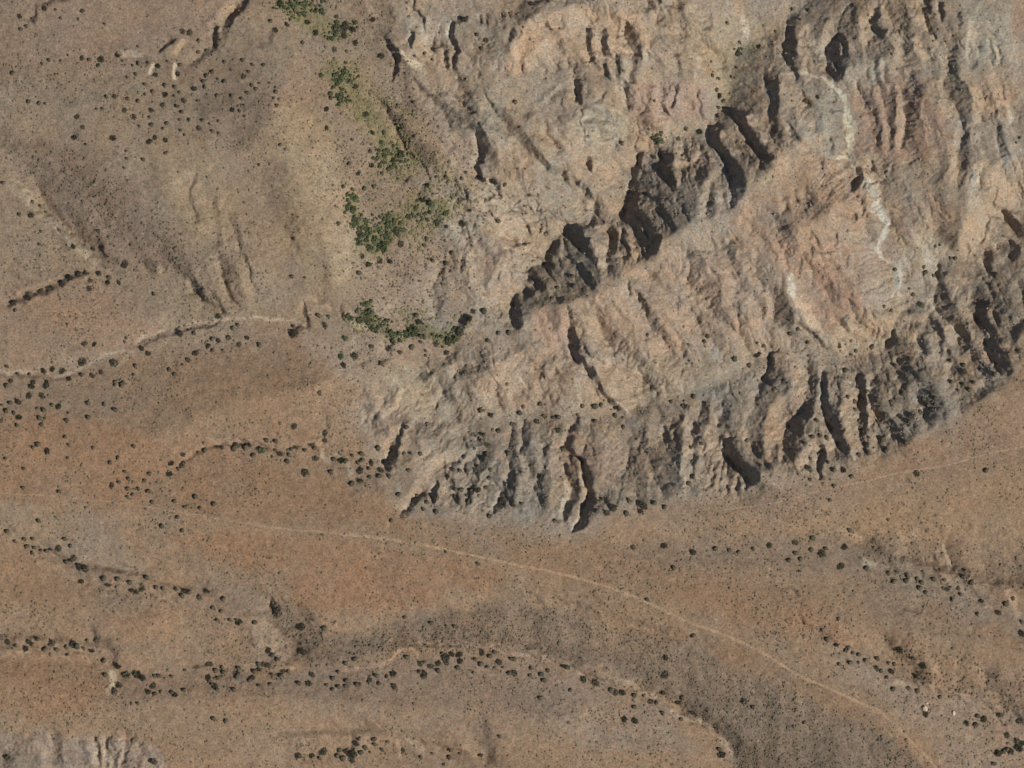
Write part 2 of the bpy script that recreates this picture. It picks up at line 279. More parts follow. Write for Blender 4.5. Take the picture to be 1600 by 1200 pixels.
 ('s',.95,(1575,330,5),(1590,350,8),(1600,360,8)),('s',.95,(1572,383,7),(1585,378,8),(1592,400,9)),('s',.8,(1550,398,8),(1551,415,6)),('s',-.2,(1560,385,4),(1575,410,3)),('s',.8,(1598,505,10),(1588,522,8)),('s',.7,(1550,510,5),(1560,530,6)),('s',-.2,(1548,485,3),(1556,505,3)),
 ('s',.6,(1553,340,3),(1550,365,3),(1540,382,2)),('s',.3,(1516,385,3),(1516,440,3)),('s',.7,(1473,412,3),(1472,425,3)),
 # upper right badlands
 ('p',1.05,2,[(1310,50),(1323,52),(1328,85),(1330,103),(1322,118),(1310,126),(1296,112),(1293,92),(1300,70)]),('s',.4,(1312,30,8),(1330,45,6)),('s',-.2,(1315,62,1.5),(1317,85,2)),('s',-.35,(1298,40,5),(1292,70,4)),('s',.6,(1333,95,4)),
 ('s',.6,(1370,15,4),(1367,32,5)),('s',1.0,(1372,30,3),(1378,46,6),(1386,62,5),(1392,75,4)),('s',.35,(1368,65,12),(1362,90,10)),('s',-.4,(1382,8,3),(1386,35,4),(1400,52,4)),
 ('s',.45,(1392,5,6),(1402,32,8),(1415,50,5)),('s',.8,(1452,25,3),(1458,42,4),(1463,55,3)),('s',.8,(1472,5,3),(1475,30,3)),('s',-.3,(1440,30,8)),
 ('s',.8,(1241,28,3),(1238,50,4),(1235,70,5)),('s',.7,(1238,88,4),(1240,118,4)),('s',.5,(1268,68,4),(1280,85,4)),('s',.4,(1283,40,4),(1282,60,4)),('s',-.2,(1262,40,6),(1255,80,6)),
 ('s',.7,(1333,5,3),(1323,16,3)),('s',-.3,(1350,30,6),(1350,60,8)),
 ('p',.6,3,[(1483,105),(1492,120),(1508,125),(1514,160),(1508,185),(1500,172),(1490,158),(1481,150),(1480,125)]),('s',.9,(1508,185,2),(1510,205,2)),('s',-.3,(1472,130,6),(1480,170,6)),
 ('s',.45,(1382,140,5),(1390,175,7),(1398,190,4)),('s',.5,(1413,140,6),(1420,185,7),(1418,230,5)),('s',-.2,(1403,150,5),(1406,210,5)),('s',.3,(1365,200,10),(1358,230,9)),('s',.3,(1450,220,14)),
 ('s',.5,(1345,122,2),(1350,150,3)),('s',.5,(1372,105,3),(1372,128,3)),('s',.35,(1568,170,5),(1572,185,4)),('s',.4,(1552,60,3),(1552,95,3)),('s',.35,(1535,200,8),(1555,255,8)),('s',-.3,(1575,165,3),(1580,195,3)),
 ('s',1.0,(1342,263,4),(1344,280,5),(1340,296,3)),('s',.9,(1335,330,1.5),(1335,342,3)),('s',.7,(1362,248,2),(1370,262,3)),('s',.7,(1393,262,1.5),(1391,275,2)),('s',.6,(1418,258,3),(1428,252,1)),
 ('s',.35,(1260,150,6),(1275,180,9),(1285,205,7)),('s',-.25,(1232,100,5),(1245,150,8),(1260,210,8)),('s',.35,(1303,215,5),(1306,240,5)),
 ('s',.3,(1362,345,9),(1370,370,9)),('s',-.25,(1385,330,4),(1385,365,4)),('s',.45,(1275,362,3),(1284,385,3)),('s',.3,(1230,315,5),(1222,340,5)),('s',.25,(1180,345,8),(1210,360,8)),('s',.3,(1265,400,10)),
 ('p',.5,3,[(1213,445),(1224,448),(1240,475),(1248,498),(1240,512),(1220,512),(1213,490)]),('s',-.3,(1238,450,5),(1255,480,6),(1275,510,7)),
 ('s',.8,(1260,512,2),(1275,523,3),(1288,540,3)),('s',.35,(1310,460,10),(1300,440,6)),('s',.25,(1345,500,5),(1340,480,6)),('s',.25,(1450,300,12),(1470,330,10)),('s',-.15,(1440,370,20)),
 ('s',.4,(1495,240,4),(1502,262,4)),('s',.4,(1525,225,3),(1530,250,3)),
 # southern flats and their shallow drainages
 ('p',.21,14,[(440,945),(500,975),(560,1000),(650,955),(780,940),(860,950),(950,985),(1100,1020),(1250,1085),(1400,1160),(1470,1230),(1150,1230),(1130,1150),(1050,1090),(1000,1065),(900,1040),(800,1010),(700,1005),(620,1020),(480,1040),(440,1000)]),
 ('s',.36,(850,1010,14),(950,1035,14),(1030,1070,14),(1090,1110,14),(1140,1150,14),(1180,1190,14)),
 ('s',-.3,(800,1019,3),(830,1022,3),(880,1040,3),(915,1058,3),(970,1070,3),(1020,1086,4),(1050,1112,4),(1105,1132,4),(1130,1160,5),(1145,1190,4)),
 ('s',-.25,(540,1047,3),(590,1041,3),(618,1022,3),(648,1017,3),(652,1028,2)),
 ('s',.65,(425,938,5),(430,950,7),(432,963,4)),('s',.3,(445,975,8),(475,995,14),(475,1020,8)),('s',-.25,(405,980,18),(435,1005,10)),('s',.4,(413,1018,3),(430,1032,4)),
 ('s',.3,(320,915,6),(350,940,6),(390,955,4)),('s',.45,(150,990,6),(165,1008,8),(182,1015,8),(183,1035,5)),('s',-.35,(180,1050,4),(172,1072,4)),
 ('s',.15,(20,990,10),(120,992,10)),
 ('s',-.4,(55,1160,5),(68,1190,6)),('s',.4,(88,1145,6),(86,1195,7)),('s',-.25,(75,1150,3),(73,1180,3)),('s',.6,(153,1165,2),(153,1195,2)),('s',.6,(169,1163,2),(167,1198,3)),('s',.55,(188,1163,2),(178,1198,4)),('s',-.3,(145,1165,3),(143,1195,3)),('s',-.25,(161,1170,2),(160,1200,2)),('s',.3,(135,1150,5),(130,1180,5)),('s',.4,(8,1180,6),(10,1200,6)),('s',.4,(218,1180,4),(215,1200,4)),
 ('s',.3,(1352,838,5),(1372,860,9),(1385,868,6)),('s',.3,(1412,865,6),(1418,878,5)),('s',.22,(1480,850,8),(1500,875,14),(1560,890,16),(1620,900,20)),('s',-.6,(1477,848,2),(1482,868,3),(1487,885,4)),
 ('s',.28,(1395,1000,14),(1420,1022,12),(1443,1055,7)),('s',.32,(1460,1030,8),(1490,1055,12),(1530,1070,18),(1580,1090,22),(1650,1110,26)),('s',-.1,(1350,1050,16),(1450,1085,14),(1530,1110,14)),
 ('s',.25,(760,1130,14),(765,1160,12),(770,1190,12)),('s',-.4,(620,1155,3),(622,1180,3)),('s',.45,(552,1155,4),(550,1180,5)),('s',-.15,(730,1165,10),(750,1185,8)),
 ('s',.35,(510,655,4),(512,670,4)),('s',-.25,(500,690,4),(510,715,4)),('s',.3,(590,755,5)),('s',-.25,(548,740,4),(555,752,4)),
 ('s',.6,(479,472,2),(478,488,3),(480,505,4)),('s',.45,(455,520,6),(468,512,6)),('s',.35,(505,472,7),(525,480,8)),('s',.8,(536,480,2),(536,500,2)),('s',-.3,(470,485,4),(475,475,3)),('s',-.3,(548,505,4),(575,512,4)),
 ('s',-.25,(550,525,5),(555,560,4)),('s',.45,(552,560,4),(556,548,4)),('s',.4,(610,525,3),(612,550,3)),('s',-.3,(595,535,3),(592,560,3)),
 # second pass over the upper centre and the upper right
 ('s',.6,(753,22,2),(752,34,2)),('s',.6,(762,20,2),(763,36,2)),('s',.6,(787,20,2),(786,34,2)),('s',.6,(799,18,2),(799,30,2)),
 ('p',.5,3,[(812,0),(860,-2),(842,22),(822,34),(806,30)]),
 ('s',.48,(648,126,4),(690,165,8),(722,188,10),(745,200,8)),('s',-.25,(700,150,4),(725,172,5)),
 ('s',.45,(604,160,4),(622,190,8),(645,220,11),(668,250,13)),
 ('s',.5,(766,156,4),(785,178,7),(808,205,8),(835,230,8),(856,256,4)),('s',-.3,(756,165,4),(775,195,6),(800,225,7),(825,250,6)),
 ('s',-.35,(843,187,3),(850,215,4),(868,240,4)),('s',.4,(853,185,2),(862,212,3),(880,238,3)),('s',-.3,(868,195,3),(882,225,4)),('s',.35,(880,205,2),(895,230,3)),
 ('s',-.35,(838,165,3),(860,148,4),(885,128,3)),('s',.35,(848,172,2),(868,158,3)),
 ('s',-.3,(915,172,4),(950,172,5),(985,182,4)),('s',.35,(918,186,3),(950,190,3)),('s',-.35,(920,198,4),(955,208,5),(978,212,4)),('s',.4,(938,216,3),(965,224,3)),
 ('s',-.35,(1033,38,3),(1058,62,4),(1085,72,4)),('s',.4,(1040,20,4),(1048,40,4)),
 ('s',.45,(1060,85,4),(1068,110,4)),('s',-.25,(1080,100,8),(1100,115,8)),
 ('p',.5,3,[(1352,76),(1372,48),(1392,62),(1397,82),(1375,92),(1360,90)]),('s',.7,(1371,94,3),(1373,130,3)),('s',.6,(1385,100,2),(1388,128,3)),('s',-.4,(1379,98,2),(1381,130,2)),('s',.6,(1357,108,2),(1359,120,2)),('s',.6,(1341,125,2),(1344,145,3)),
 ('s',-.35,(1404,135,4),(1410,180,4),(1412,225,4)),('s',.6,(1416,135,3),(1422,180,5),(1420,228,4)),('s',.5,(1378,128,4),(1388,165,6),(1396,185,4)),
 ('s',.45,(1462,75,3),(1475,60,3)),('s',-.35,(1430,60,6),(1445,90,6)),('s',.5,(1500,20,3),(1498,45,3)),('s',-.3,(1520,40,8),(1515,80,8)),
 ('s',.6,(1550,60,2),(1556,80,2),(1553,98,2)),('s',.55,(1564,70,2),(1566,95,2)),('s',-.3,(1558,62,2),(1560,95,2)),
 ('s',.5,(1568,135,3),(1572,155,3)),('s',.45,(1530,95,3),(1522,110,3)),
 ('s',.45,(1500,235,4),(1508,262,4)),('s',-.35,(1490,245,4),(1494,275,4)),('s',-.3,(1528,262,3),(1532,300,3)),
 ('s',.35,(1180,355,5),(1200,375,4)),('s',.5,(1225,310,3),(1232,330,4)),('s',-.35,(1216,310,3),(1222,335,3)),('s',.5,(1245,308,3),(1254,320,2)),('s',.5,(1267,310,2),(1268,325,2)),
 ('s',.4,(1210,335,4),(1217,348,5)),('s',.6,(1273,360,2),(1283,378,2)),('s',.4,(1300,400,3),(1315,420,4)),('s',-.3,(1330,410,5),(1345,440,5)),('s',.4,(1290,445,4),(1300,470,4),(1312,480,3)),('s',-.3,(1305,435,4),(1322,455,4)),('s',.5,(1318,495,4),(1326,515,3)),('s',-.35,(1330,495,3),(1338,515,3)),
 ('s',.35,(1075,430,4),(1095,470,5)),('s',-.3,(1020,455,5),(1050,490,6)),('s',-.28,(965,455,5),(985,490,6),(1000,525,6)),('s',-.25,(930,520,6),(960,560,6)),
 # low banks of the southern and western drainages
 ('s',.34,(15,832,5),(80,860,6),(130,884,5),(230,903,5),(330,930,7),(400,955,7),(428,972,6)),('s',-.22,(60,880,5),(130,905,5),(240,925,6),(350,960,7),(400,985,10)),
 ('s',.34,(-30,996,7),(60,998,7),(120,1001,7),(150,1006,7)),('s',-.2,(-30,1022,6),(60,1026,6),(140,1032,5)),
 ('s',-.45,(375,1036,2),(420,1046,3),(458,1047,2)),('s',.5,(300,1044,2),(322,1040,2)),
 ('s',.42,(1390,1005,8),(1440,1045,8),(1490,1062,8),(1550,1092,9),(1610,1118,10)),('s',-.42,(1395,1068,3),(1450,1074,3),(1500,1086,3),(1550,1112,3),(1562,1128,3)),
 ('s',.42,(1355,848,7),(1400,866,7),(1440,880,6),(1490,890,7),(1540,905,9),(1610,918,10)),('s',-.32,(1350,872,4),(1390,888,5),(1440,900,5),(1490,920,5),(1550,945,6)),
 ('s',.3,(440,1148,6),(520,1146,6),(600,1143,6)),('s',-.4,(636,1158,3),(700,1164,4),(755,1185,4)),('s',.45,(550,1150,4),(552,1185,4)),
 ('s',-.45,(285,715,2),(310,702,2),(345,692,2),(380,690,2),(430,698,2),(500,688,3)),('s',.45,(285,722,2),(312,708,2),(350,699,2),(390,699,2),(430,706,2)),
 ('s',.45,(222,541,2),(255,529,2),(310,509,2),(345,504,2)),('s',.4,(0,584,1.5),(80,592,2),(120,583,2)),
 ('s',.85,(386,0,5),(376,18,5),(364,32,5),(352,38,4)),('s',.9,(340,42,3),(337,58,4),(333,72,3)),('s',.7,(270,60,2),(258,75,3),(250,84,2)),
 ('s',.9,(615,80,3),(620,95,4),(612,122,2)),('s',.95,(641,50,3),(640,64,4)),('s',.95,(728,28,3),(712,36,4),(706,52,4),(712,66,3),(718,78,3)),
 ('s',.4,(650,1010,3),(700,1012,3),(740,1014,2)),('s',-.4,(655,1004,2),(700,1005,2),(760,1009,2),(800,1012,2)),
 ('s',.4,(470,955,10),(500,985,12),(485,1020,8)),
 ('s',.55,(1232,918,2),(1250,932,2)),('s',-.3,(1300,995,4),(1330,1010,4)),('s',.35,(1255,968,3),(1290,985,3),(1310,1000,3)),
 ('s',.3,(905,950,10),(980,985,10),(1060,1005,8)),('s',-.18,(860,935,8),(950,960,8),(1080,995,8)),
 ('s',.4,(1400,945,3),(1440,960,3)),('s',-.3,(1580,930,6),(1592,960,5)),
]
# ridges (+) and gullies (-) as roof-shaped and V-shaped folds: (height in metres, half width, points)
RG = """
-3.5,11:605,735 612,700 640,665|-4,10:625,805 660,765 690,715 740,690|-2.5,9:683,785 690,735 720,690|-4,11:777,800 790,745 800,690 815,660|-3,10:828,790 825,720 830,660|-4,10:890,825 897,770 888,700 905,655
-4,11:905,830 925,770 910,715 930,660|-3.5,18:1000,790 985,730 990,660|-5,16:1055,770 1045,710 1050,650|-3,12:1085,770 1085,700 1095,620|-7,16:1172,765 1140,700 1128,640 1110,610|-5,15:1190,730 1180,670 1195,610 1210,555
-5,15:1230,735 1232,680 1250,640 1260,570|-6,15:1328,725 1303,660 1293,580|-3,9:1350,720 1340,650 1330,570|-3.5,10:1375,705 1365,640 1360,590|-6,16:1412,695 1395,650 1380,590 1392,548|-5,15:1458,660 1445,600 1415,555
-4.5,15:1500,640 1485,580 1450,520 1440,470|-5,16:1550,605 1510,560 1475,490 1471,410|-6,16:1578,585 1555,540 1530,480 1530,410
4,12:655,800 672,740 720,705 760,690|3,11:735,800 745,750 770,700|2.5,8:812,795 812,740 822,690|3,12:860,800 862,740 868,680|3.5,18:955,790 950,720 955,670|4,16:1025,785 1018,720 1020,660|3,9:1068,770 1066,700 1072,640
4,14:1115,765 1112,700 1112,650|5,14:1208,730 1208,670 1225,610 1240,560|5,16:1262,735 1265,680 1275,610 1285,570|3.5,10:1338,720 1322,650 1312,580|3,8:1362,712 1352,650 1345,590|5,14:1432,680 1425,620 1400,570|5,14:1480,645 1468,590 1435,530
4.5,14:1525,620 1500,560 1468,500|5,14:1565,590 1535,530 1500,460 1500,420
-4.5,13:885,485 895,540 925,590 968,640|-4,14:925,462 955,520 985,560 1030,620|-5,15:982,440 1010,490 1050,555 1085,600|-4,15:1040,400 1075,470 1110,530 1140,575|-5,16:1100,390 1140,470 1165,530|-4,15:1180,400 1205,470 1230,520
4,12:905,475 915,530 960,580 1000,630|4,14:955,450 980,500 1015,560 1050,600|4,15:1010,415 1045,480 1080,540 1110,580|5,15:1095,380 1128,425 1160,480 1190,530|3.5,14:1150,370 1180,440 1215,520|-3,12:1215,350 1250,420 1290,500|3.5,14:1240,340 1280,410 1330,470
3,12:918,465 895,420 880,375|4,12:945,440 935,390 918,350|3,10:1000,412 985,385 965,352|4,14:1060,365 1030,320 1008,240|4,12:1095,340 1062,290 1055,225|4,13:1130,338 1110,280 1090,215|5,13:1170,300 1150,240 1125,195|5,13:1215,255 1190,215 1165,165
-3,11:930,455 912,400 905,350|-3,9:960,430 955,390 955,355|-5,14:1035,375 1000,330 985,290|-4,12:1080,345 1050,300 1035,228|-3,11:1112,335 1085,270 1070,220|-5,12:1150,310 1138,250 1113,198|-5,12:1200,255 1175,215 1142,168|-4,13:1215,215 1205,150 1202,105
-4.5,13:1238,130 1237,70 1245,20|-3,10:1280,100 1275,60|-6,15:1312,130 1310,60 1320,10|-5,14:1390,85 1375,45 1370,0|-3.5,10:1465,60 1455,30 1450,0|-5,14:1420,250 1420,190 1414,140 1385,90|-3,11:1392,200 1385,140|-4,13:1365,245 1355,190 1345,130
-5.5,15:1512,210 1495,160 1482,100 1475,40|-3.5,13:1500,300 1500,240 1512,210|-4.5,15:1560,260 1540,200 1530,120|-4,14:1590,200 1570,140 1560,60|-3,12:1535,310 1530,260|-3.5,12:1130,120 1110,60 1095,0|-3.5,12:1068,60 1055,30 1045,0|-3,10:1025,40 1018,0
4,13:1262,110 1258,60 1262,20|4,12:1295,60 1292,20|4.5,14:1345,110 1350,50 1345,0|5,13:1400,90 1390,50 1383,0|4.5,15:1430,120 1430,60 1425,0|4,12:1405,240 1403,190 1400,140|4,12:1378,230 1370,170 1362,120|4.5,15:1450,250 1450,180 1440,130
4.5,14:1530,290 1520,220 1515,150 1500,90|4,14:1590,290 1565,210 1548,130|4,13:1475,280 1478,210 1465,150|4,13:1085,60 1078,0|3.5,12:1040,50 1033,0|4,12:1225,240 1220,160 1222,110|4,12:1345,330 1350,290 1335,250|-4,12:1332,345 1338,290 1340,260|3.5,14:1440,380 1430,330 1410,280|-3,14:1465,350 1455,300
-4,13:672,280 640,235 605,165|-5,14:745,265 757,225 745,200 700,165 650,125|-4,13:865,268 840,240 800,195 770,155|-4,12:935,330 905,285 885,260|-3.5,11:985,172 978,120 985,60 978,20|-3,9:950,118 942,60|-3,9:928,98 918,45|-3,10:903,160 902,120 880,80
3.5,15:700,265 720,235 690,200 630,150|4,15:790,280 780,240 740,190|4,16:920,320 890,240 880,190 920,160|3.5,10:960,110 958,60 965,10|3.5,11:1005,110 1005,50 1010,0|5,18:800,100 840,55 900,20 960,-10|3.5,13:1035,75 1065,62 1105,80|3,14:960,175 1010,190 1050,180|-2.5,12:900,190 950,192 985,200
3,14:860,150 900,145 935,150|2.5,14:770,360 800,345 850,350|-2.5,10:740,470 725,420 735,370|3,14:770,480 780,430 800,400|2.5,14:700,470 690,420 705,380|-2.5,10:670,500 665,450 690,400
3,13:760,590 800,560 850,540|-3,11:790,640 770,600 730,570|3,14:830,640 850,590 870,550|-3,11:870,640 850,600 830,560|3,15:640,610 680,590 720,560|-3,12:690,640 710,600 720,570|3,13:600,640 620,600|-2.5,10:580,650 590,610
-3,18:65,290 100,355 160,405|2,16:30,290 70,350 130,400|-1.6,8:298,428 325,478|-1.6,8:343,398 366,474|-1.4,8:370,378 402,468|1.4,9:318,400 345,478|1.4,9:358,400 384,470|-1.2,9:303,270 308,345|-1.2,9:365,320 375,380|1.2,12:335,300 350,390
-3,10:388,0 345,44 333,74 290,96|1.8,12:360,0 320,40|-2,12:600,60 560,40 520,30|2,12:640,90 600,60|-3,18:428,932 440,985 470,1040|2.5,18:400,950 412,1020|-2,14:30,840 130,890 230,908 330,935 400,965|-2,14:-60,1003 60,1005 150,1012 182,1045
2,12:55,1150 62,1200|-2.5,10:88,1150 86,1200|-2,7:153,1155 153,1200|-2,7:168,1155 167,1200|-2,8:188,1155 180,1200|2,8:140,1155 140,1200|2,7:160,1155 160,1200|2,8:176,1155 173,1200|-2,10:10,1165 10,1200
-2.5,12:1360,840 1400,885|2,12:1395,835 1430,885|-2.5,14:1480,845 1510,905|2.5,12:1465,850 1478,900|-2,12:1530,870 1560,925|2,12:1510,865 1540,915|-2.5,13:1400,1005 1440,1060|2,12:1425,990 1462,1055|-2.5,13:1470,1030 1500,1075|-2.5,13:1540,1060 1570,1110|2,12:1510,1040 1540,1090
2,14:700,990 780,955|-1.6,16:850,955 820,1015|-1.6,16:930,975 900,1040|-1.8,18:1010,1000 1000,1065|-1.8,18:1090,1030 1065,1100|-1.8,18:1170,1060 1130,1150|1.5,16:890,965 860,1025|1.5,16:970,990 950,1050|1.6,18:1050,1015 1035,1085|1.6,18:1130,1045 1095,1125
"""
# ---------------------------------------------------------------- solve the height field
def base_heights():
    st = 5.0; xs = np.arange(-M, RX+M+.1, st); ys = np.arange(-M, RY+M+.1, st)
    nx, ny = len(xs), len(ys)
    fix = np.zeros((ny, nx), bool); val = np.zeros((ny, nx))
    for z0, z1, pts in H0:
        seg = [math.hypot(b[0]-a[0], b[1]-a[1]) for a, b in zip(pts[:-1], pts[1:])]; tot = sum(seg); acc = 0
        for (a, b), L in zip(zip(pts[:-1], pts[1:]), seg):
            n = max(int(L/2), 1)
            for k in range(n+1):
                t = k/n; x = a[0]+(b[0]-a[0])*t; y = a[1]+(b[1]-a[1])*t
                i = int(round((x+M)/st)); j = int(round((y+M)/st))
                if 0 <= i < nx and 0 <= j < ny: fix[j, i] = True; val[j, i] = z0+(z1-z0)*(acc+L*t)/tot
            acc += L
    # coarse to fine relaxation
    cur = None
    for f in (16, 8, 4, 2, 1):
        cx, cy = (nx+f-1)//f, (ny+f-1)//f
        fx = np.zeros((cy, cx)); fv = np.zeros((cy, cx))
        jj, ii = np.nonzero(fix); np.add.at(fx, (jj//f, ii//f), 1); np.add.at(fv, (jj//f, ii//f), val[jj, ii])
        m = fx > 0; v = fv/np.maximum(fx, 1)
        if cur is None: cur = np.full((cy, cx), v[m].mean())
        else: cur = np.repeat(np.repeat(cur, 2, 0), 2, 1)[:cy, :cx]
        for it in range(160 if f > 1 else 300):
            p = np.pad(cur, 1, mode='edge')
            cur = (p[1:-1, :-2]+p[1:-1, 2:]+p[:-2, 1:-1]+p[2:, 1:-1])/4
            cur = np.where(m, v, cur)
    for it in range(3):
        p = np.pad(cur, 1, mode='edge'); cur = (p[1:-1, :-2]+p[1:-1, 2:]+p[:-2, 1:-1]+p[2:, 1:-1])/8+cur/2
    fi = (gx+M)/st; i = np.clip(fi.astype(int), 0, nx-2); f1 = fi-i
    fj = (gy+M)/st; j = np.clip(fj.astype(int), 0, ny-2); f2 = (fj-j)[:, None]
    a = cur[j]*(1-f2)+cur[j+1]*f2
    return a[:, i]*(1-f1)+a[:, i+1]*f1
def blur(a, n):
    for _ in range(n):
        p = np.pad(a, 1, mode='edge'); a = (p[1:-1, :-2]+p[1:-1, 2:]+p[:-2, 1:-1]+p[2:, 1:-1])*.125+a*.5
    return a
h0 = blur(base_heights(), 5)
BAD = smap(1, [(590,-99),(640,120),(700,250),(640,290),(700,380),(600,480),(740,540),(560,600),(560,680),(600,735),(622,808),(780,808),(900,842),(945,808),(1060,782),(1180,775),(1200,738),(1290,752),(1400,708),(1500,650),(1580,592),(1600,545),(1700,480),(1700,-99)], 12)
BAD = np.maximum(BAD, smap(1, [(-99,1140),(60,1150),(200,1150),(260,1175),(290,1300),(-99,1300)], 10))
cell = ST*S
RWX = WX+9*fbm(70, 2, 65); RWY = WY+9*fbm(70, 2, 66)
for q in RG.replace("\n", "|").split("|"):
    if not q.strip(): continue
    hd, pp = q.split(":"); amp, wd = map(float, hd.split(",")); pts = [tuple(map(float, p.split(","))) for p in pp.split()]
    sl = window(min(p[0] for p in pts)-wd-8, max(p[0] for p in pts)+wd+8, min(p[1] for p in pts)-wd-8, max(p[1] for p in pts)+wd+8)
    x = RWX[sl]; y = RWY[sl]; tot = sum(math.dist(a, b) for a, b in zip(pts[:-1], pts[1:])); acc = 0; best = np.zeros(x.shape)
    for a, b in zip(pts[:-1], pts[1:]):
        L_ = math.dist(a, b); t = np.clip(((x-a[0])*(b[0]-a[0])+(y-a[1])*(b[1]-a[1]))/L_**2, 0, 1)
        d = np.hypot(x-a[0]-t*(b[0]-a[0]), y-a[1]-t*(b[1]-a[1])); u = (acc+t*L_)/tot
        best = np.maximum(best, np.clip(1-d/(wd*1.15), 0, 1)*np.clip(np.minimum(u, 1-u)*5+.25, 0, 1)); acc += L_
    h0[sl] += amp*(.60 if abs(amp) >= 4 else .85)*best
sx, sy = math.sin(math.radians(SUN_AZ)), -math.cos(math.radians(SUN_AZ))   # sun bearing in map axes (y down)
def dirder(h):
    gy_, gx_ = np.gradient(h, cell); return gx_*sx+gy_*sy
g0 = dirder(h0)
g = g0.copy()
FADE = fbm(18, 3, 30)
lean = X-.36*(Y-600)+12*fbm(70, 3, 46)
fl = 1-np.abs(sample(vnoise(40, 47, wly=150), lean, Y)+.4*sample(vnoise(18, 48, wly=80), lean, Y))*1.8
fine = sample(vnoise(7, 36, wly=34), lean, Y)+.6*sample(vnoise(3.6, 37, wly=20), lean, Y)
PM = np.zeros_like(g)
def put(sl, m, a): g[sl] = g[sl]*(1-m)+a*m; PM[sl] = np.maximum(PM[sl], m*min(1, abs(a)*2.2))
for e in G:                      # every cut has a sunlit wall on its near side
    if e[0] == 's' and e[1] > .5:
        sl, m = stroke_mask([(p[0]-p[2]-2.5, p[1]-.5, p[2]*.55+1.6) for p in e[2:]], .9)
        put(sl, m*.7*np.clip(.8+.7*FADE[sl], 0, 1), -.38)
for e in G:
    k = e[1]
    if e[0] == 'p': sl, m = poly_mask(e[3], e[2]*.8)
    else: sl, m = stroke_mask(list(e[2:]), .55 if abs(k) > .6 else .95)
    a = k*(1.3 if k < .5 else 1.25) if k > 0 else k*2.0
    if k < .5 and e[0] == 's' and e[-1][0] < 520 and e[-1][1] < 520: a *= 1.35
    if k < .5: m = m*np.clip(.85+.4*FADE[sl], 0, .85)
    elif k < .95: m = m*np.clip(1.15+.45*FADE[sl]+.3*fine[sl], 0, 1)
    else: m = m*np.clip(1.15+.35*FADE[sl]+.45*fine[sl], 0, 1)
    put(sl, m, a)
# cracks and small cut banks that break up the bare benches
rc = np.random.default_rng(404)
def cracks(poly, n, lo, hi, ang, a):
    xs = [p[0] for p in poly]; ys = [p[1] for p in poly]; mk = smap(1, poly, 4); q = 0
    while q < n:
        x = rc.uniform(min(xs), max(xs)); y = rc.uniform(min(ys), max(ys))
        if sample(mk, x, y) < .5: continue
        q += 1; L_ = rc.uniform(lo, hi); t = ang+rc.normal(0, .45); pts = [(x, y, .6)]; wd = rc.uniform(.8, 2.4)
        for z in range(3):
            t += rc.normal(0, .45); x += L_/3*math.cos(t); y += L_/3*math.sin(t); pts.append((x, y, wd*(1, .9, .3)[z]))
        sl, m = stroke_mask([(p[0]-p[2]-2, p[1], p[2]+1) for p in pts], .8); put(sl, m*.6, -.35)
        sl, m = stroke_mask(pts, .6); put(sl, m, a*rc.uniform(.6, 1.1))
cracks([(620,285),(860,285),(925,325),(905,345),(860,380),(830,420),(780,400),(690,320),(640,310)], 60, 6, 22, .7, .75)
cracks([(680,300),(860,390),(800,480),(740,500),(700,420)], 18, 8, 26, 1.5, .6)
cracks([(720,0),(1100,0),(1130,150),(1000,220),(760,200),(640,100)], 34, 8, 30, 1.4, .6)
cracks([(1200,20),(1600,0),(1600,300),(1330,420),(1180,400),(1260,240)], 70, 8, 36, 1.3, .6)
cracks([(930,470),(1180,340),(1330,380),(1380,540),(1150,560),(1000,640),(900,560)], 36, 8, 34, 1.0, .5)
cracks([(640,670),(1180,620),(1400,560),(1560,580),(1400,700),(1180,765),(930,800),(640,790)], 24, 10, 40, 1.5, .5)
cracks([(560,540),(880,500),(930,640),(640,650)], 20, 8, 26, .9, .5)
# small relief everywhere: rills on the bare slopes, hummocks on the flats
rill = 1-np.abs(vnoise(15, 31)+.5*vnoise(7.5, 32))*1.7
rill2 = 1-np.abs(vnoise(7, 33))*2
steep = np.clip(np.abs(g)*1.3+.25, 0, 1)
NE = smap(1, [(800,-99),(780,120),(1000,230),(1200,120),(1260,230),(1420,330),(1390,540),(1100,620),(1180,775),(1200,738),(1290,752),(1400,708),(1500,650),(1580,592),(1700,480),(1700,-99)], 30)
patchy = np.clip(.55+1.1*fbm(80, 3, 49), 0, 1.3)
g += (1-.65*PM)*(BAD*patchy*(.34*fbm(75, 3, 41, .45)+.05*steep*rill*fbm(9, 3, 42)+.06*fbm(6, 3, 43)+.05*rill2)+BAD*(.24+.14*NE)*(fl-.12)*(.35+.65*patchy)+BAD*(.06+.10*steep)*fine*np.clip(patchy, .3, 1.3))
g += (1-BAD)*(.035*fbm(70, 3, 44)+.08*fbm(5, 2, 45))
ribs = sample(vnoise(13, 38, wly=60), X-.15*Y+6*fbm(40, 2, 39), Y)+.6*sample(vnoise(6, 40, wly=34), X-.15*Y+6*fbm(40, 2, 39), Y)
RB = np.clip(1.0*smap(1, [(440,955),(560,1000),(700,960),(850,950),(1100,1020),(1400,1150),(1500,1230),(1150,1230),(1120,1150),(1000,1065),(800,1010),(620,1030),(480,1040)], 14)+1.6*smap(1, [(1345,835),(1480,845),(1620,870),(1620,925),(1500,900),(1380,880)], 10)+1.6*smap(1, [(1380,990),(1500,1020),(1620,1070),(1620,1125),(1500,1085),(1400,1060)], 12), 0, 1.6)
ULH = smap(1, [(-99,-99),(600,-99),(640,200),(560,480),(300,480),(60,290),(-99,220)], 30)
g += .13*RB*ribs+.10*RB+ULH*(.07*fbm(90, 3, 62)+.07*sample(vnoise(20, 63, wly=120), X-.2*Y+14*fbm(90, 2, 64), Y))
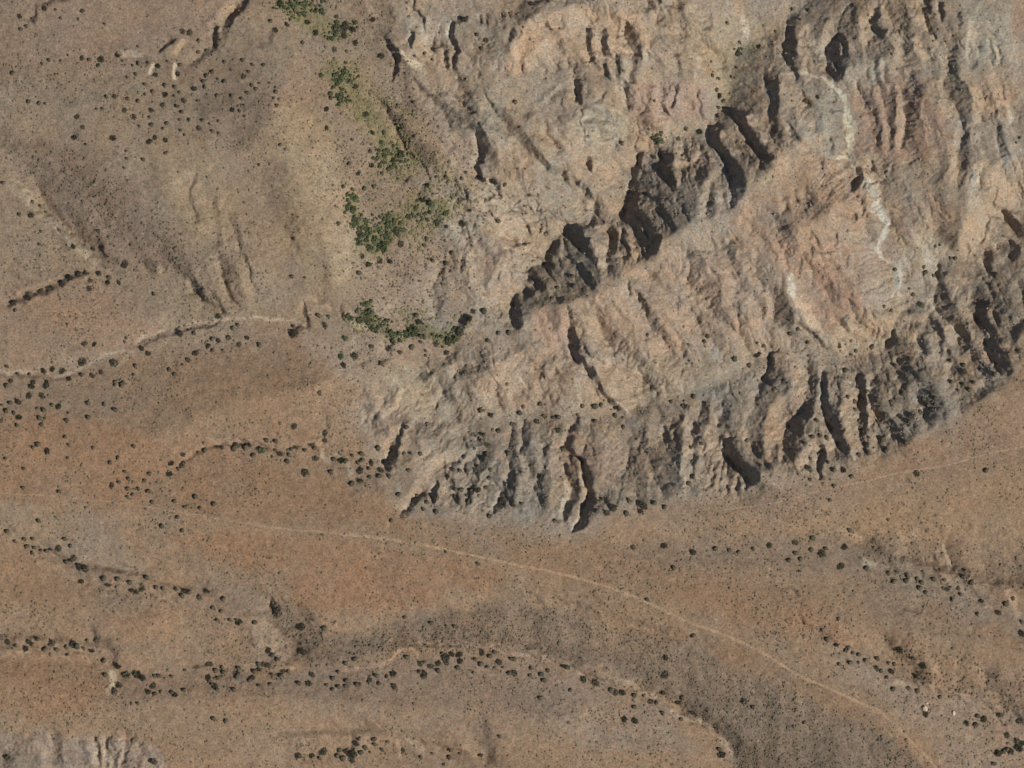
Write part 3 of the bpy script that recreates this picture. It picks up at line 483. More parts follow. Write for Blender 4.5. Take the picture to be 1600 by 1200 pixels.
# integrate the slopes along the sun's bearing, keeping the broad heights
def integrate(g, h0, eps=.02, lam=260*S):
    ph, pw = 60, 60
    def ext(a): return np.pad(a, ((ph, ph), (pw, pw)), mode='reflect')
    dh = ext(g-g0)
    wy = np.ones(dh.shape[0]); wx = np.ones(dh.shape[1])
    wy[:ph] = np.linspace(0, 1, ph); wy[-ph:] = np.linspace(1, 0, ph); wx[:pw] = np.linspace(0, 1, pw); wx[-pw:] = np.linspace(1, 0, pw)
    F = np.fft.rfft2(dh*wy[:, None]*wx[None])
    ky = np.fft.fftfreq(dh.shape[0], cell)*2*np.pi; kx = np.fft.rfftfreq(dh.shape[1], cell)*2*np.pi
    ks = kx[None]*sx+ky[:, None]*sy; kp = -kx[None]*sy+ky[:, None]*sx
    H = -1j*ks*F/(ks**2+eps*kp**2+(2*np.pi/lam)**2*.5)
    return h0+np.fft.irfft2(H, dh.shape)[ph:-ph, pw:-pw]
h = integrate(g, h0)
h += BAD*(.35*fbm(12, 3, 51)+.12*vnoise(3.1, 52))+(1-BAD)*(.16*fbm(14, 3, 53)+.07*vnoise(3.2, 54))
# running water: follow the steepest way down; where the flow gathers a V-shaped gully is cut, so that
# neighbouring gullies meet in sharp little divides
def flow(h, steps, jit, seed):
    r = np.random.default_rng(seed); ny, nx = h.shape; idx = np.arange(h.size).reshape(ny, nx)
    hh = h+r.normal(0, jit, h.shape); best = np.zeros(h.shape); rec = idx.copy()
    for dy in (-1, 0, 1):
        for dx in (-1, 0, 1):
            if dx == 0 and dy == 0: continue
            o = np.roll(hh, (-dy, -dx), (0, 1)); d = (hh-o)/math.hypot(dx, dy)
            m = d > best; best = np.where(m, d, best); rec = np.where(m, np.roll(idx, (-dy, -dx), (0, 1)), rec)
    rec = rec.ravel(); pit = rec == idx.ravel(); Aq = np.ones(h.size)
    for s in range(steps):
        Aq = 1+np.bincount(rec, np.where(pit, 0, Aq), h.size)
    return Aq.reshape(ny, nx)
def vcut(D, t, n):
    d = D.copy()
    for q in range(n):
        for ax in (0, 1):
            for sg in (1, -1): d = np.maximum(d, np.roll(d, sg, ax)-t*cell)
        for sg in (1, -1):
            for sh in (1, -1): d = np.maximum(d, np.roll(np.roll(d, sg, 0), sh, 1)-t*cell*1.414)
    return d
GSL = smap(1, [(440,955),(560,1000),(700,960),(850,950),(1100,1020),(1400,1150),(1500,1230),(1150,1230),(1120,1150),(1000,1065),(800,1010),(620,1030),(480,1040)], 14)
SOFTG = .35*GSL+.4*smap(1, [(1345,835),(1480,850),(1620,880),(1620,930),(1500,900),(1380,880)], 10)+.4*smap(1, [(1380,990),(1500,1020),(1620,1080),(1620,1150),(1500,1100),(1400,1060)], 12)
SOFTG += .3*smap(1, [(220,250),(480,230),(560,420),(520,490),(400,500),(280,470),(170,400)], 20)+.3*smap(1, [(300,-20),(620,-20),(680,150),(560,200),(420,120),(260,100)], 20)
EM = np.clip(BAD+SOFTG, 0, 1)
for rnd, (k_, p_, lim, side) in enumerate(((.10, .42, 3.2, .36), (.045, .36, 1.2, .42), (.02, .30, .5, .5))):
    Aq = flow(h, 260 if rnd == 0 else 120, .10, 5+rnd)
    gy_, gx_ = np.gradient(blur(h, 6), cell); sl = np.clip((np.hypot(gx_, gy_)-.03)/.30, 0, 1)
    D = np.minimum(np.maximum(Aq**p_-1.6, 0)*k_*2.2, lim)*EM*sl*np.clip(.45+.65*patchy, .4, 1.25)
    d = vcut(blur(D, 1)*1.25, side, 9 if rnd == 0 else 5)
    h = h-d
hx = sample(h, X+1.6*vnoise(9, 56)+.7*vnoise(4, 58), Y+1.6*vnoise(9, 57)+.7*vnoise(4, 59)); h = hx
# harder beds stand out as small ledges on the bare slopes
zb = h+2.2*fbm(130, 3, 110)+.5*fbm(20, 2, 111)
gy_, gx_ = np.gradient(blur(h, 3), cell); bare = BAD*np.clip(np.hypot(gx_, gy_)/.5, 0, 1)*np.clip(.4+fbm(70, 2, 112), 0, 1)
ph = (zb/1.9) % 1.0; h = h+bare*.42*(smooth(ph*1.6)-ph)
ph = (zb/.8+.3) % 1.0; h = h+bare*.14*(smooth(ph*1.6)-ph)
h = h.astype(np.float64)

# ---------------------------------------------------------------- what the ground is made of (soil colour, with some sunlit faces painted paler)
MEAN=(152,131,110); TAN=(157,138,118); PINK=(163,138,118); CREAM=(174,157,135); ORANGE=(155,121,92); FLAT=(153,129,105); GREY=(134,119,103); SAGE=(143,131,108)
YEL=(168,149,119); WHITE=(192,180,160); BLUEG=(150,146,135); BROWN=(140,112,95); OLIVE=(128,121,88); GRAVEL=(152,138,118)
A = [ # (colour, strength, softness, polygon)  -- then strokes
 ('p',FLAT,1,20,[(-99,600),(250,560),(500,560),(560,700),(620,806),(900,845),(1180,778),(1300,755),(1500,655),(1600,570),(1700,500),(1700,1300),(-99,1300)]),
 ('p',(148,132,112),1,20,[(-99,-99),(600,-99),(620,180),(680,280),(600,420),(560,520),(300,500),(-99,600)]),
 ('p',(143,124,107),.9,20,[(-99,-99),(340,-99),(330,60),(200,95),(-99,110)]),
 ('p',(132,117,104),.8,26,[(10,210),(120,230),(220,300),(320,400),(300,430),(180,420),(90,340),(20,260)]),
 ('p',(132,118,103),.8,14,[(330,110),(450,90),(420,180),(380,220),(300,210)]),
 ('p',YEL,.5,30,[(220,240),(330,230),(380,330),(340,420),(270,380)]),
 ('p',YEL,.7,18,[(440,150),(520,200),(560,300),(560,420),(480,460),(440,380)]),
 ('p',(172,154,128),.6,8,[(505,235),(530,240),(530,290),(555,340),(558,400),(545,440),(520,340),(505,300)]),
 ('p',(150,134,100),.6,12,[(490,90),(560,100),(660,190),(750,290),(640,270),(560,200),(500,140)]),
 ('p',(152,128,112),.6,16,[(600,170),(680,210),(760,215),(740,275),(670,275),(630,220)]),
 ('p',(158,130,106),.6,20,[(460,70),(520,90),(530,160),(430,160)]),
 ('p',(148,126,107),.8,16,[(0,440),(160,430),(300,470),(340,500),(200,545),(0,575)]),
 ('p',(154,128,106),.5,10,[(20,470),(180,460),(180,520),(60,520)]),
 ('p',SAGE,.6,14,[(180,430),(320,470),(440,490),(250,520)]),
 ('p',GREY,.75,14,[(0,590),(130,590),(210,640),(110,660),(0,650)]),
 ('p',(150,125,101),.9,16,[(220,560),(460,530),(560,620),(480,690),(260,700),(160,680)]),
 ('p',ORANGE,.75,24,[(-99,665),(120,650),(330,700),(480,740),(620,790),(640,830),(420,810),(-99,760)]),
 ('p',(160,128,100),.55,14,[(-99,690),(100,680),(170,740),(60,790),(-99,770)]),
 ('p',ORANGE,.85,16,[(250,840),(480,835),(680,870),(800,890),(760,920),(560,900),(330,885)]),
 ('p',(152,110,82),.6,16,[(440,900),(600,890),(700,930),(620,960),(470,950)]),
 ('p',(152,122,96),.8,26,[(780,860),(1000,850),(1300,930),(1340,1010),(1180,980),(980,920),(820,900)]),
 ('p',ORANGE,.45,16,[(1020,900),(1220,930),(1280,990),(1140,980)]),
 ('p',(160,134,106),.7,24,[(1280,800),(1620,740),(1620,890),(1480,850),(1300,850)]),
 ('p',(158,130,108),.6,24,[(1400,720),(1600,590),(1690,560),(1690,700),(1500,730)]),
 ('p',(150,129,109),.7,16,[(1200,760),(1400,745),(1330,800),(1000,840),(950,815)]),
 ('p',GREY,.7,16,[(950,850),(1300,840),(1420,880),(1600,950),(1620,1010),(1500,960),(1330,900),(1020,880)]),
 ('p',(146,128,109),.5,16,[(1300,900),(1480,950),(1600,1020),(1400,1000)]),
 ('p',GREY,.8,14,[(440,945),(500,975),(560,1000),(650,955),(780,940),(860,950),(950,985),(1100,1020),(1250,1085),(1400,1160),(1470,1230),(1150,1230),(1130,1150),(1050,1090),(1000,1065),(900,1040),(800,1010),(700,1005),(620,1020),(480,1040),(440,1000)]),
 ('p',(122,109,95),.55,18,[(800,980),(930,1010),(1100,1060),(1260,1130),(1300,1210),(1150,1210),(1110,1120),(1000,1060),(880,1025)]),
 ('p',(155,123,96),.5,14,[(1050,990),(1160,1010),(1330,1090),(1440,1180),(1380,1150),(1200,1060)]),
 ('p',(145,128,112),.8,14,[(440,1050),(650,1030),(800,1025),(900,1065),(1040,1110),(1100,1180),(700,1150),(420,1090)]),
 ('p',(150,128,106),.6,20,[(380,1070),(800,1090),(900,1150),(700,1200),(300,1180)]),
 ('p',ORANGE,.7,16,[(-99,1030),(130,1030),(175,1080),(120,1125),(-99,1115)]),
 ('p',ORANGE,.55,14,[(160,955),(290,955),(280,1000),(190,1000)]),
 ('p',ORANGE,.45,20,[(-99,870),(60,880),(150,930),(60,960),(-99,960)]),
 ('p',GREY,.6,14,[(330,900),(430,930),(510,980),(480,1040),(400,1030),(410,970),(340,945)]),
 ('p',(152,137,118),.6,14,[(0,790),(150,800),(240,900),(120,870),(0,840)]),
 ('p',(158,142,124),.7,8,[(390,970),(440,980),(460,1030),(400,1030)]),
 ('p',(160,143,126),.6,14,[(1280,990),(1400,1060),(1600,1110),(1620,1220),(1480,1200),(1400,1100),(1290,1030)]),
 ('p',(157,142,124),.6,14,[(1400,890),(1500,910),(1610,960),(1600,1000),(1500,960),(1400,930)]),
 ('p',(158,140,126),.7,12,[(-99,1140),(60,1150),(200,1150),(260,1175),(290,1300),(-99,1300)]),
 # badlands
 ('p',CREAM,.55,14,[(680,300),(860,290),(920,330),(860,390),(820,430),(800,490),(740,500),(720,440),(700,360)]),
 ('p',(170,148,130),.6,12,[(740,380),(800,370),(805,470),(770,480),(735,430)]),
 ('p',(184,155,128),.8,16,[(780,100),(820,50),(880,20),(950,0),(1000,30),(1020,80),(940,100),(860,90),(800,130)]),
 ('p',(156,138,116),.8,14,[(700,110),(800,110),(850,200),(880,270),(800,260),(700,170)]),
 ('p',(160,132,108),.6,10,[(770,220),(830,230),(850,280),(770,280)]),
 ('p',(176,162,138),.75,9,[(905,165),(980,165),(990,200),(960,230),(900,220)]),
 ('p',(164,134,118),.65,10,[(990,120),(1110,130),(1100,180),(1000,200),(980,160)]),
 ('p',(164,146,118),.5,16,[(1060,50),(1160,20),(1220,60),(1180,110),(1150,170),(1110,190),(1120,130)]),
 ('p',OLIVE,.4,8,[(1120,70),(1200,60),(1180,90),(1150,110),(1160,180),(1130,180),(1125,120)]),
 ('p',(170,138,112),.6,16,[(1150,330),(1260,240),(1340,260),(1400,320),(1350,360),(1200,400),(1130,370)]),
 ('p',(166,133,112),.6,16,[(1160,380),(1320,370),(1390,400),(1340,440),(1390,530),(1290,520),(1230,440)]),
 ('p',(150,118,100),.6,10,[(1270,410),(1330,430),(1350,490),(1320,500),(1270,440)]),
 ('p',(170,140,114),.7,12,[(1390,300),(1500,310),(1490,370),(1450,400),(1400,380)]),
 ('p',(176,156,128),.7,5,[(1405,375),(1430,365),(1470,370),(1488,385),(1470,400),(1430,420),(1408,400)]),
 ('p',(163,132,114),.6,14,[(1330,140),(1440,110),(1500,220),(1440,250),(1340,240)]),
 ('p',(178,166,146),.75,20,[(1500,-20),(1580,-20),(1600,100),(1560,160),(1500,110)]),
 ('p',(160,126,104),.6,14,[(1570,-20),(1640,-20),(1640,100),(1590,60)]),
 ('p',(168,138,116),.5,12,[(1520,90),(1590,110),(1580,170),(1530,160)]),
 ('p',(172,150,124),.6,14,[(1340,60),(1480,60),(1560,180),(1590,200),(1480,150),(1420,110)]),
 ('p',(172,140,112),.6,12,[(1200,620),(1270,600),(1250,700),(1200,720)]),
 ('p',(166,144,122),.5,16,[(1200,560),(1290,560),(1290,640),(1220,640)]),
 ('p',(170,155,130),.5,12,[(1270,560),(1330,480),(1420,500),(1390,545),(1300,550)]),
 ('p',(166,145,125),.6,14,[(550,620),(620,620),(660,680),(600,700),(560,670)]),
 ('p',(170,156,128),.5,14,[(590,570),(680,570),(700,640),(630,650)]),
 ('p',(163,140,120),.5,14,[(720,540),(860,500),(900,560),(930,620),(800,640),(740,600)]),
 ('p',(160,130,120),.45,10,[(830,480),(890,490),(910,560),(850,540)]),
 ('p',(166,140,120),.5,16,[(920,470),(1060,400),(1180,380),(1240,520),(1100,580),(960,540)]),
 ('p',(148,134,115),.7,12,[(1000,560),(1180,540),(1180,600),(1060,640),(1000,620)]),
 ('p',(146,131,114),.6,12,[(640,640),(1000,640),(1060,620),(1060,780),(900,800),(640,790)]),
 ('p',(162,134,116),.5,10,[(850,660),(900,680),(980,700),(960,760),(930,740),(880,710)]),
 ('p',(142,130,112),.5,12,[(1380,560),(1480,560),(1550,600),(1450,650),(1400,700),(1370,650)]),
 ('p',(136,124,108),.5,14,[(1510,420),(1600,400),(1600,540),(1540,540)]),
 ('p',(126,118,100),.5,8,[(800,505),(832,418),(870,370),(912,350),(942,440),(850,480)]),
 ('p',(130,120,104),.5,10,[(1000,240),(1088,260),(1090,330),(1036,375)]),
 ('p',(168,150,130),.6,4,[(618,806),(650,760),(670,720),(720,704),(700,725),(672,760),(645,790)]),
 ('p',(140,136,124),.6,6,[(1250,125),(1300,135),(1318,170),(1320,230),(1300,240),(1280,200)]),
 ('p',(150,130,108),.5,10,[(690,60),(740,50),(760,100),(700,105)]),
 ('s',(192,178,152),1,(1248,108,1.5),(1265,113,2),(1290,120,3),(1312,136,4),(1324,155,6),(1330,190,7),(1334,225,6),(1328,243,4),(1316,248,3)),
 ('s',(180,167,146),1,(1334,225,4),(1330,250,4),(1340,272,4),(1352,290,4),(1368,305,4),(1378,322,4),(1380,335,3),(1386,350,4),(1384,370,4),(1374,388,4),(1385,400,3),(1402,408,3),(1413,425,3),(1412,448,3),(1400,462,3)),('s',WHITE,.7,(1350,275,5),(1368,290,8),(1376,315,6),(1368,328,4)),('s',WHITE,.75,(1376,325,3),(1385,345,3),(1384,370,4),(1372,388,4),(1365,395,2)),
 ('s',BLUEG,.8,(1363,300,6),(1370,306,6)),('s',BLUEG,.8,(1402,410,3),(1406,430,6),(1405,450,5)),('s',WHITE,.6,(1408,405,2),(1413,430,2),(1410,455,3),(1415,462,2)),
 ('s',WHITE,.9,(1235,432,7),(1240,452,7),(1243,460,4)),('s',(188,160,132),.8,(1248,465,6),(1262,485,10),(1275,505,9),(1285,520,5)),('s',CREAM,.6,(1265,430,7)),
 ('s',BLUEG,.7,(1522,265,3),(1526,300,4)),('s',BLUEG,.7,(1575,240,4),(1580,275,4)),('s',WHITE,.6,(1578,165,3),(1582,190,4)),('s',WHITE,.5,(1535,255,2),(1530,295,3)),
 ('s',BLUEG,.8,(1112,548,5),(1122,552,5)),('s',CREAM,.5,(1000,575,8),(1060,600,8),(985,630,9)),
 ('s',WHITE,.55,(1160,20,5),(1167,50,6)),('s',(176,150,130),.6,(1185,345,5),(1192,350,4)),('s',CREAM,.7,(1292,392,4),(1300,398,4)),
 ('s',CREAM,.6,(640,25,5),(655,40,5),(665,60,6)),('s',(190,176,150),.7,(622,78,3),(640,100,5),(660,105,5)),('s',WHITE,.6,(698,50,4)),
 ('s',CREAM,.8,(882,755,3),(885,775,4),(879,808,4)),('s',CREAM,.85,(909,728,2),(913,755,3),(917,772,4),(909,796,4),(903,818,4),(897,830,3)),  # cream along the twin gullies: their sunlit walls painted brighter
 ('s',(176,160,138),.5,(1478,850,2),(1483,872,3),(1487,888,3)),('s',(170,160,140),.7,(1365,885,6),(1350,878,6)),
 ('s',(176,164,140),.8,(174,1055,6),(176,1070,5),(170,1080,4)),('s',CREAM,.5,(630,1150,4),(660,1175,4)),
 ('s',(186,172,150),.8,(238,103,3),(237,114,3)),('s',(186,172,150),.8,(272,98,3),(269,120,3)),('s',CREAM,.7,(195,82,5),(215,84,5)),('s',CREAM,.5,(232,88,4),(245,92,3)),('s',(182,158,130),.7,(366,12,6),(358,22,6)),('s',YEL,.7,(282,68,8),(275,82,6)),  # white strokes: sunlit faces beside shrubs, painted into the soil colour
 ('s',(172,158,140),.8,(505,708,4),(515,720,4),(530,705,3),(550,742,5)),('s',(176,148,130),.7,(373,690,4)),
 ('s',(166,152,129),.8,(20,290,11),(45,310,12),(60,335,5)),('s',CREAM,.5,(44,346,1.5),(70,336,2)),('s',(165,151,129),.8,(70,340,6),(110,375,7),(150,410,7)),
 ('s',(176,158,138),.9,(-90,578,2),(0,578,2),(50,582,2),(80,586,2),(115,577,2),(140,572,2),(160,558,2)),
 ('s',(176,160,140),.9,(165,555,1.5),(185,552,3),(205,545,2),(218,528,3),(225,526,2)),('s',(174,157,137),.9,(225,527,2),(265,520,2),(305,502,3),(340,497,3),(400,498,3),(470,502,3)),('s',(160,146,124),.7,(185,578,2),(195,565,2),(205,548,1.5)),
 ('s',(165,143,118),.75,(530,832,1),(625,843,1.5)),('s',(162,140,116),.5,(0,690,0)),
 ('s',(175,150,126),.8,(470,475,2),(484,462,3),(500,472,2),(515,486,2)),('s',(168,154,120),.7,(533,503,2),(565,512,3),(605,528,2)),('s',(176,160,132),.6,(545,535,3),(552,560,2)),('s',CREAM,.5,(598,540,3),(590,560,3)),
 ('s',(160,136,118),.7,(540,1048,2),(590,1041,2),(618,1024,2),(640,1015,3),(652,1028,1)),('s',(162,142,124),.7,(700,1008,2),(740,1010,2),(800,1019,3),(825,1022,3),(880,1040,2),(910,1055,3),(920,1072,2)),
 ('s',(164,146,126),.7,(940,1075,2),(970,1065,4),(1005,1078,3),(1030,1095,3),(1055,1118,3),(1100,1130,3),(1125,1155,4),(1145,1180,4),(1150,1200,3)),('s',(160,146,122),.5,(1030,1135,6),(1050,1160,8)),
 ('s',(170,150,128),.6,(1405,1065,5),(1410,1070,5)),('s',(165,140,118),.7,(1580,930,8),(1590,955,6)),
 ('s',(150,110,95),.5,(357,1060,4)),('s',(128,122,120),.5,(371,1063,5)),
 ('s',OLIVE,.7,(520,110,18),(545,135,18),(590,200,12),(610,240,16)),('s',(118,116,76),.6,(545,310,7),(560,345,10),(590,380,22),(615,350,14)),('s',OLIVE,.6,(650,320,20),(690,330,20)),
 ('s',(118,116,78),.6,(570,490,10),(590,505,12),(610,525,8)),('s',OLIVE,.75,(650,515,12),(700,520,14)),('s',OLIVE,.7,(440,0,14),(480,25,16),(520,50,20)),
 ('s',(122,116,98),.5,(240,415,3)),('s',(140,136,120),.6,(215,140,12)),
]
alb = np.empty(X.shape+(3,)); alb[:] = lin(TAN)
BX = WX+5*fbm(22, 3, 61); BY = WY+5*fbm(22, 3, 71)
WXs, WYs = WX, WY
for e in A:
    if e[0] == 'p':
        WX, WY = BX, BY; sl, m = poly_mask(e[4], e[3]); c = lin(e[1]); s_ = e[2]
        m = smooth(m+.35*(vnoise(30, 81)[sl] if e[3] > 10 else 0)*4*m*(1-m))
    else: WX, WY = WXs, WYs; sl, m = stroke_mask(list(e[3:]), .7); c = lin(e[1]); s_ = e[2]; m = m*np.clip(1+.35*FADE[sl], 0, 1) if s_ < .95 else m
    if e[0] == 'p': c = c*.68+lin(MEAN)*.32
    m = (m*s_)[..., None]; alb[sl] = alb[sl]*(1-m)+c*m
WX, WY = WXs, WYs
for e in G:                      # fresh pale earth on sunlit gully walls only, painting the lit side brighter
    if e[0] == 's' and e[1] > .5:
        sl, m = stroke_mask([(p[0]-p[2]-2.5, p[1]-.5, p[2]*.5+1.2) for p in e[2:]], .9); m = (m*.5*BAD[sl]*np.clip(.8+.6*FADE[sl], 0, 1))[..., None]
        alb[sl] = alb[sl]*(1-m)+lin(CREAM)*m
# strata: thin pale and red beds that follow the height on the bare ground
zz = h+1.2*fbm(120, 3, 91)
bed = np.sin(zz*2.3)+.7*np.sin(zz*5.1+1.3)+.5*np.sin(zz*.9+.5)
n1 = fbm(40, 4, 92); n2 = fbm(16, 3, 93); n3 = fbm(90, 3, 94)
bed = bed*BAD*np.clip(.5+n3, 0, 1)
alb *= (1+.05*bed+BAD*.07*n1+.05*n2)[..., None]
hue = BAD*(.03*n3+.03*vnoise(24, 95)+.03*vnoise(9, 96))+.04*fbm(50, 3, 97)+.02*vnoise(7, 98)
alb[..., 0] *= 1+hue; alb[..., 2] *= 1-hue
lw = lean+10*fbm(30, 2, 102)
vein = 1-np.abs(sample(vnoise(13, 103, wly=70), lw, Y)+.5*sample(vnoise(6, 104, wly=34), lw, Y))*2
vein2 = sample(vnoise(9, 105, wly=50), lw, Y)+.5*fbm(7, 2, 106)
alb *= (1+BAD*np.clip(.6+fbm(60, 2, 107), 0, 1.2)*(.075*vein-.075*vein2))[..., None]*(1+BAD[..., None]*vein2[..., None]*np.array([.03, 0, -.03]))
streak = 1-np.abs(vnoise(55, 99)+.4*vnoise(20, 100))*4
alb *= (1+.06*(1-BAD)*np.clip(streak, 0, 1)*fbm(60, 2, 101))[..., None]
GAIN = 1.0
alb *= (.89+.10*BAD)[..., None]*(np.array([.985, .99, .99])+BAD[..., None]*np.array([-.055, -.003, .03]))
alb = np.clip(alb*GAIN, .01, .9)
# ---------------------------------------------------------------- one ground sheet: dense on the map, opening out to the horizon
def props(o, label=None, cat=None, group=None, kind=None):
    if label: o['label'] = label
    if cat: o['category'] = cat
    if group: o['group'] = group
    if kind: o['kind'] = kind
    return o
def np_mesh(name, V, F, cols=None, mats=(), midx=None, smooth_=False):
    me = bpy.data.meshes.new(name); n = F.shape[1]
    me.vertices.add(len(V)); me.vertices.foreach_set("co", V.astype(np.float32).ravel())
    me.loops.add(F.size); me.loops.foreach_set("vertex_index", F.astype(np.int32).ravel())
    me.polygons.add(len(F)); me.polygons.foreach_set("loop_start", np.arange(0, F.size, n, dtype=np.int32))
    me.polygons.foreach_set("use_smooth", np.full(len(F), smooth_))
    for m in mats: me.materials.append(m)
    if midx is not None: me.polygons.foreach_set("material_index", midx.astype(np.int32))
    if cols is not None:
        a = me.color_attributes.new("soil", 'FLOAT_COLOR', 'POINT')
        c = np.ones((len(V), 4), np.float32); c[:, :3] = cols; a.data.foreach_set("color", c.ravel())
    me.update(calc_edges=True); me.validate(); return me
def new_obj(name, me):
    o = bpy.data.objects.new(name, me); C.collection.objects.link(o); return o
TRACKS = [
 ([(-90,768,1.5),(0,770,1.6),(100,776,1.6),(200,787,1.7),(300,803,1.9),(400,820,2),(460,828,2),(520,832,2.2),(580,839,2.6),(625,845,2.8),(680,855,2.3),(740,868,2.3),(800,881,2.6),(860,893,2.6),(900,902,2.3),(945,915,2.4),(990,932,2.2),(1040,955,2.2),(1075,972,2.2),(1120,987,2.6),(1165,1006,2.8),(1200,1025,2.3),(1245,1054,2.4),(1290,1073,2.4),(1340,1096,2.6),(1375,1112,2.6),(1400,1134,2.4),(1425,1160,2.5),(1448,1182,2.5),(1475,1215,2.3),(1510,1290,2.3)],
  "long pale two-wheel dirt track curving from the left edge down to the lower right corner", (184,155,124)),
 ([(1130,797,1.2),(1180,790,1.3),(1215,785,1.5),(1260,772,1.6),(1310,760,1.5),(1360,750,1.7),(1400,740,1.8),(1440,733,2),(1480,727,1.8),(1520,715,1.5),(1560,705,1.3),(1600,697,1.3),(1690,680,1.3)],
  "faint pinkish track on the flat just south of the badland rim at right", (180,152,128)),
]
# wheels have levelled the ground under the tracks
hb = blur(h, 12)
for pts, _, _ in TRACKS:
    sl, m = stroke_mask([(p[0], p[1], p[2]+2) for p in pts], .6, False); h[sl] = h[sl]*(1-m)+(hb[sl]-.03)*m
ext = [0]; d = ST*S
far = []; s_ = ST
while sum(far) < 16000: s_ *= 1.12; far.append(s_)
far = np.cumsum(far)
fx = np.concatenate([gx[0]-far[::-1], gx, gx[-1]+far]); fy = np.concatenate([gy[0]-far[::-1], gy, gy[-1]+far])
FX, FY = np.meshgrid(fx, fy)
nf = len(far)
def extend(a):
    return np.pad(a, ((nf, nf), (nf, nf))+((0, 0),)*(a.ndim-2), mode='edge')
def mirror(c, a, b):
    p = (c-a) % (2*(b-a)); return a+np.where(p > b-a, 2*(b-a)-p, p)
MX = mirror(FX, gx[0], gx[-1]); MY = mirror(FY, gy[0], gy[-1])
hb2 = blur(h, 60); ab2 = np.stack([blur(alb[..., q], 40) for q in range(3)], -1)
dist = np.hypot(np.maximum(np.maximum(gx[0]-FX, FX-gx[-1]), 0), np.maximum(np.maximum(gy[0]-FY, FY-gy[-1]), 0))
roll = 26*np.sin(FX/410+1)*np.cos(FY/370)+14*np.sin(FX/170+FY/210)+7*np.sin(FX/61-FY/83)+40*np.sin(FX/2600+.8*np.sin(FY/1900))*np.sin(FY/3100+.6)+9*np.sin(FX/97+1.3*np.sin(FY/140))*np.sin(FY/118+np.sin(FX/230))
inn = (dist <= 0)[..., None]; kb = smooth(dist/120)
Z = sample(h, MX, MY)*(1-kb)+sample(hb2, MX, MY)*kb
AC = sample(alb, MX, MY)*(1-kb[..., None])+sample(ab2, MX, MY)*kb[..., None]
k = smooth(dist/1400); Z = Z*(1-k)+(roll-8)*k
AC = AC*(1-k[..., None])+lin(FLAT)*(1+.12*np.sin(FX/300+FY/230)*np.sin(FY/180))[..., None]*k[..., None]
V = np.stack([(FX-RX/2)*S, (RY/2-FY)*S, Z], -1).reshape(-1, 3)
n1x, n1y = len(fx), len(fy)
ii = np.arange(n1x*n1y).reshape(n1y, n1x)
F = np.stack([ii[:-1, :-1], ii[1:, :-1], ii[1:, 1:], ii[:-1, 1:]], -1).reshape(-1, 4)

def node(nt, t, **kw):
    n = nt.nodes.new(t)
    for k_, v in kw.items(): setattr(n, k_, v)
    return n
def soil_material(name, attr=True, color=None, grain=1.0, pale=0.0):
    m = bpy.data.materials.new(name); m.use_nodes = True; nt = m.node_tree; L = nt.links.new
    b = nt.nodes["Principled BSDF"]; b.inputs["Roughness"].default_value = .95; b.inputs["Specular IOR Level"].default_value = .12
    tc = node(nt, "ShaderNodeTexCoord")
    def noise(scale, detail=3, rough=.6):
        n = node(nt, "ShaderNodeTexNoise"); n.inputs["Scale"].default_value = scale; n.inputs["Detail"].default_value = detail; n.inputs["Roughness"].default_value = rough
        L(tc.outputs["Object"], n.inputs["Vector"]); return n
    if attr:
        a = node(nt, "ShaderNodeAttribute"); a.attribute_name = "soil"; base = a.outputs["Color"]
    else:
        a = node(nt, "ShaderNodeRGB"); a.outputs[0].default_value = (*color, 1); base = a.outputs[0]
    def mulramp(base, n, lo, hi, p0=.3, p1=.7):
        r = node(nt, "ShaderNodeMapRange"); L(n, r.inputs[0]); r.inputs[1].default_value = p0; r.inputs[2].default_value = p1; r.inputs[3].default_value = lo; r.inputs[4].default_value = hi
        v = node(nt, "ShaderNodeVectorMath", operation='SCALE'); L(base, v.inputs[0]); L(r.outputs[0], v.inputs["Scale"]); return v.outputs[0]
    c = mulramp(base, noise(.55, 3).outputs[0], 1-.30*grain, 1+.30*grain)
    c = mulramp(c, noise(.16, 3).outputs[0], 1-.13*grain, 1+.13*grain)
    c = mulramp(c, noise(1.7, 2).outputs[0], 1-.16*grain, 1+.16*grain)
    # colour jitter of dry grass and bare grit
    nc = noise(.35, 4, .7)
    ad = node(nt, "ShaderNodeVectorMath", operation='SUBTRACT'); L(nc.outputs["Color"], ad.inputs[0]); ad.inputs[1].default_value = (.5, .5, .5)
    sc = node(nt, "ShaderNodeVectorMath", operation='MULTIPLY'); L(ad.outputs[0], sc.inputs[0]); sc.inputs[1].default_value = (.36*grain, .28*grain, .44*grain)
    on = node(nt, "ShaderNodeVectorMath", operation='ADD'); L(sc.outputs[0], on.inputs[0]); on.inputs[1].default_value = (1, 1, 1)
    mu = node(nt, "ShaderNodeVectorMath", operation='MULTIPLY'); L(c, mu.inputs[0]); L(on.outputs[0], mu.inputs[1])
    L(mu.outputs[0], b.inputs["Base Color"])
    bu = node(nt, "ShaderNodeBump"); bu.inputs["Strength"].default_value = .5; bu.inputs["Distance"].default_value = .55
    L(noise(.8, 5, .7).outputs[0], bu.inputs["Height"]); L(bu.outputs[0], b.inputs["Normal"])
    return m
soil = soil_material("desert_soil")
ground = new_obj("ground", np_mesh("ground", V, F, AC.reshape(-1, 3), [soil], smooth_=True))
props(ground, "bare tan and pink badland ground with orange flats, eroded ridges and dry gullies", "ground", None, "structure")
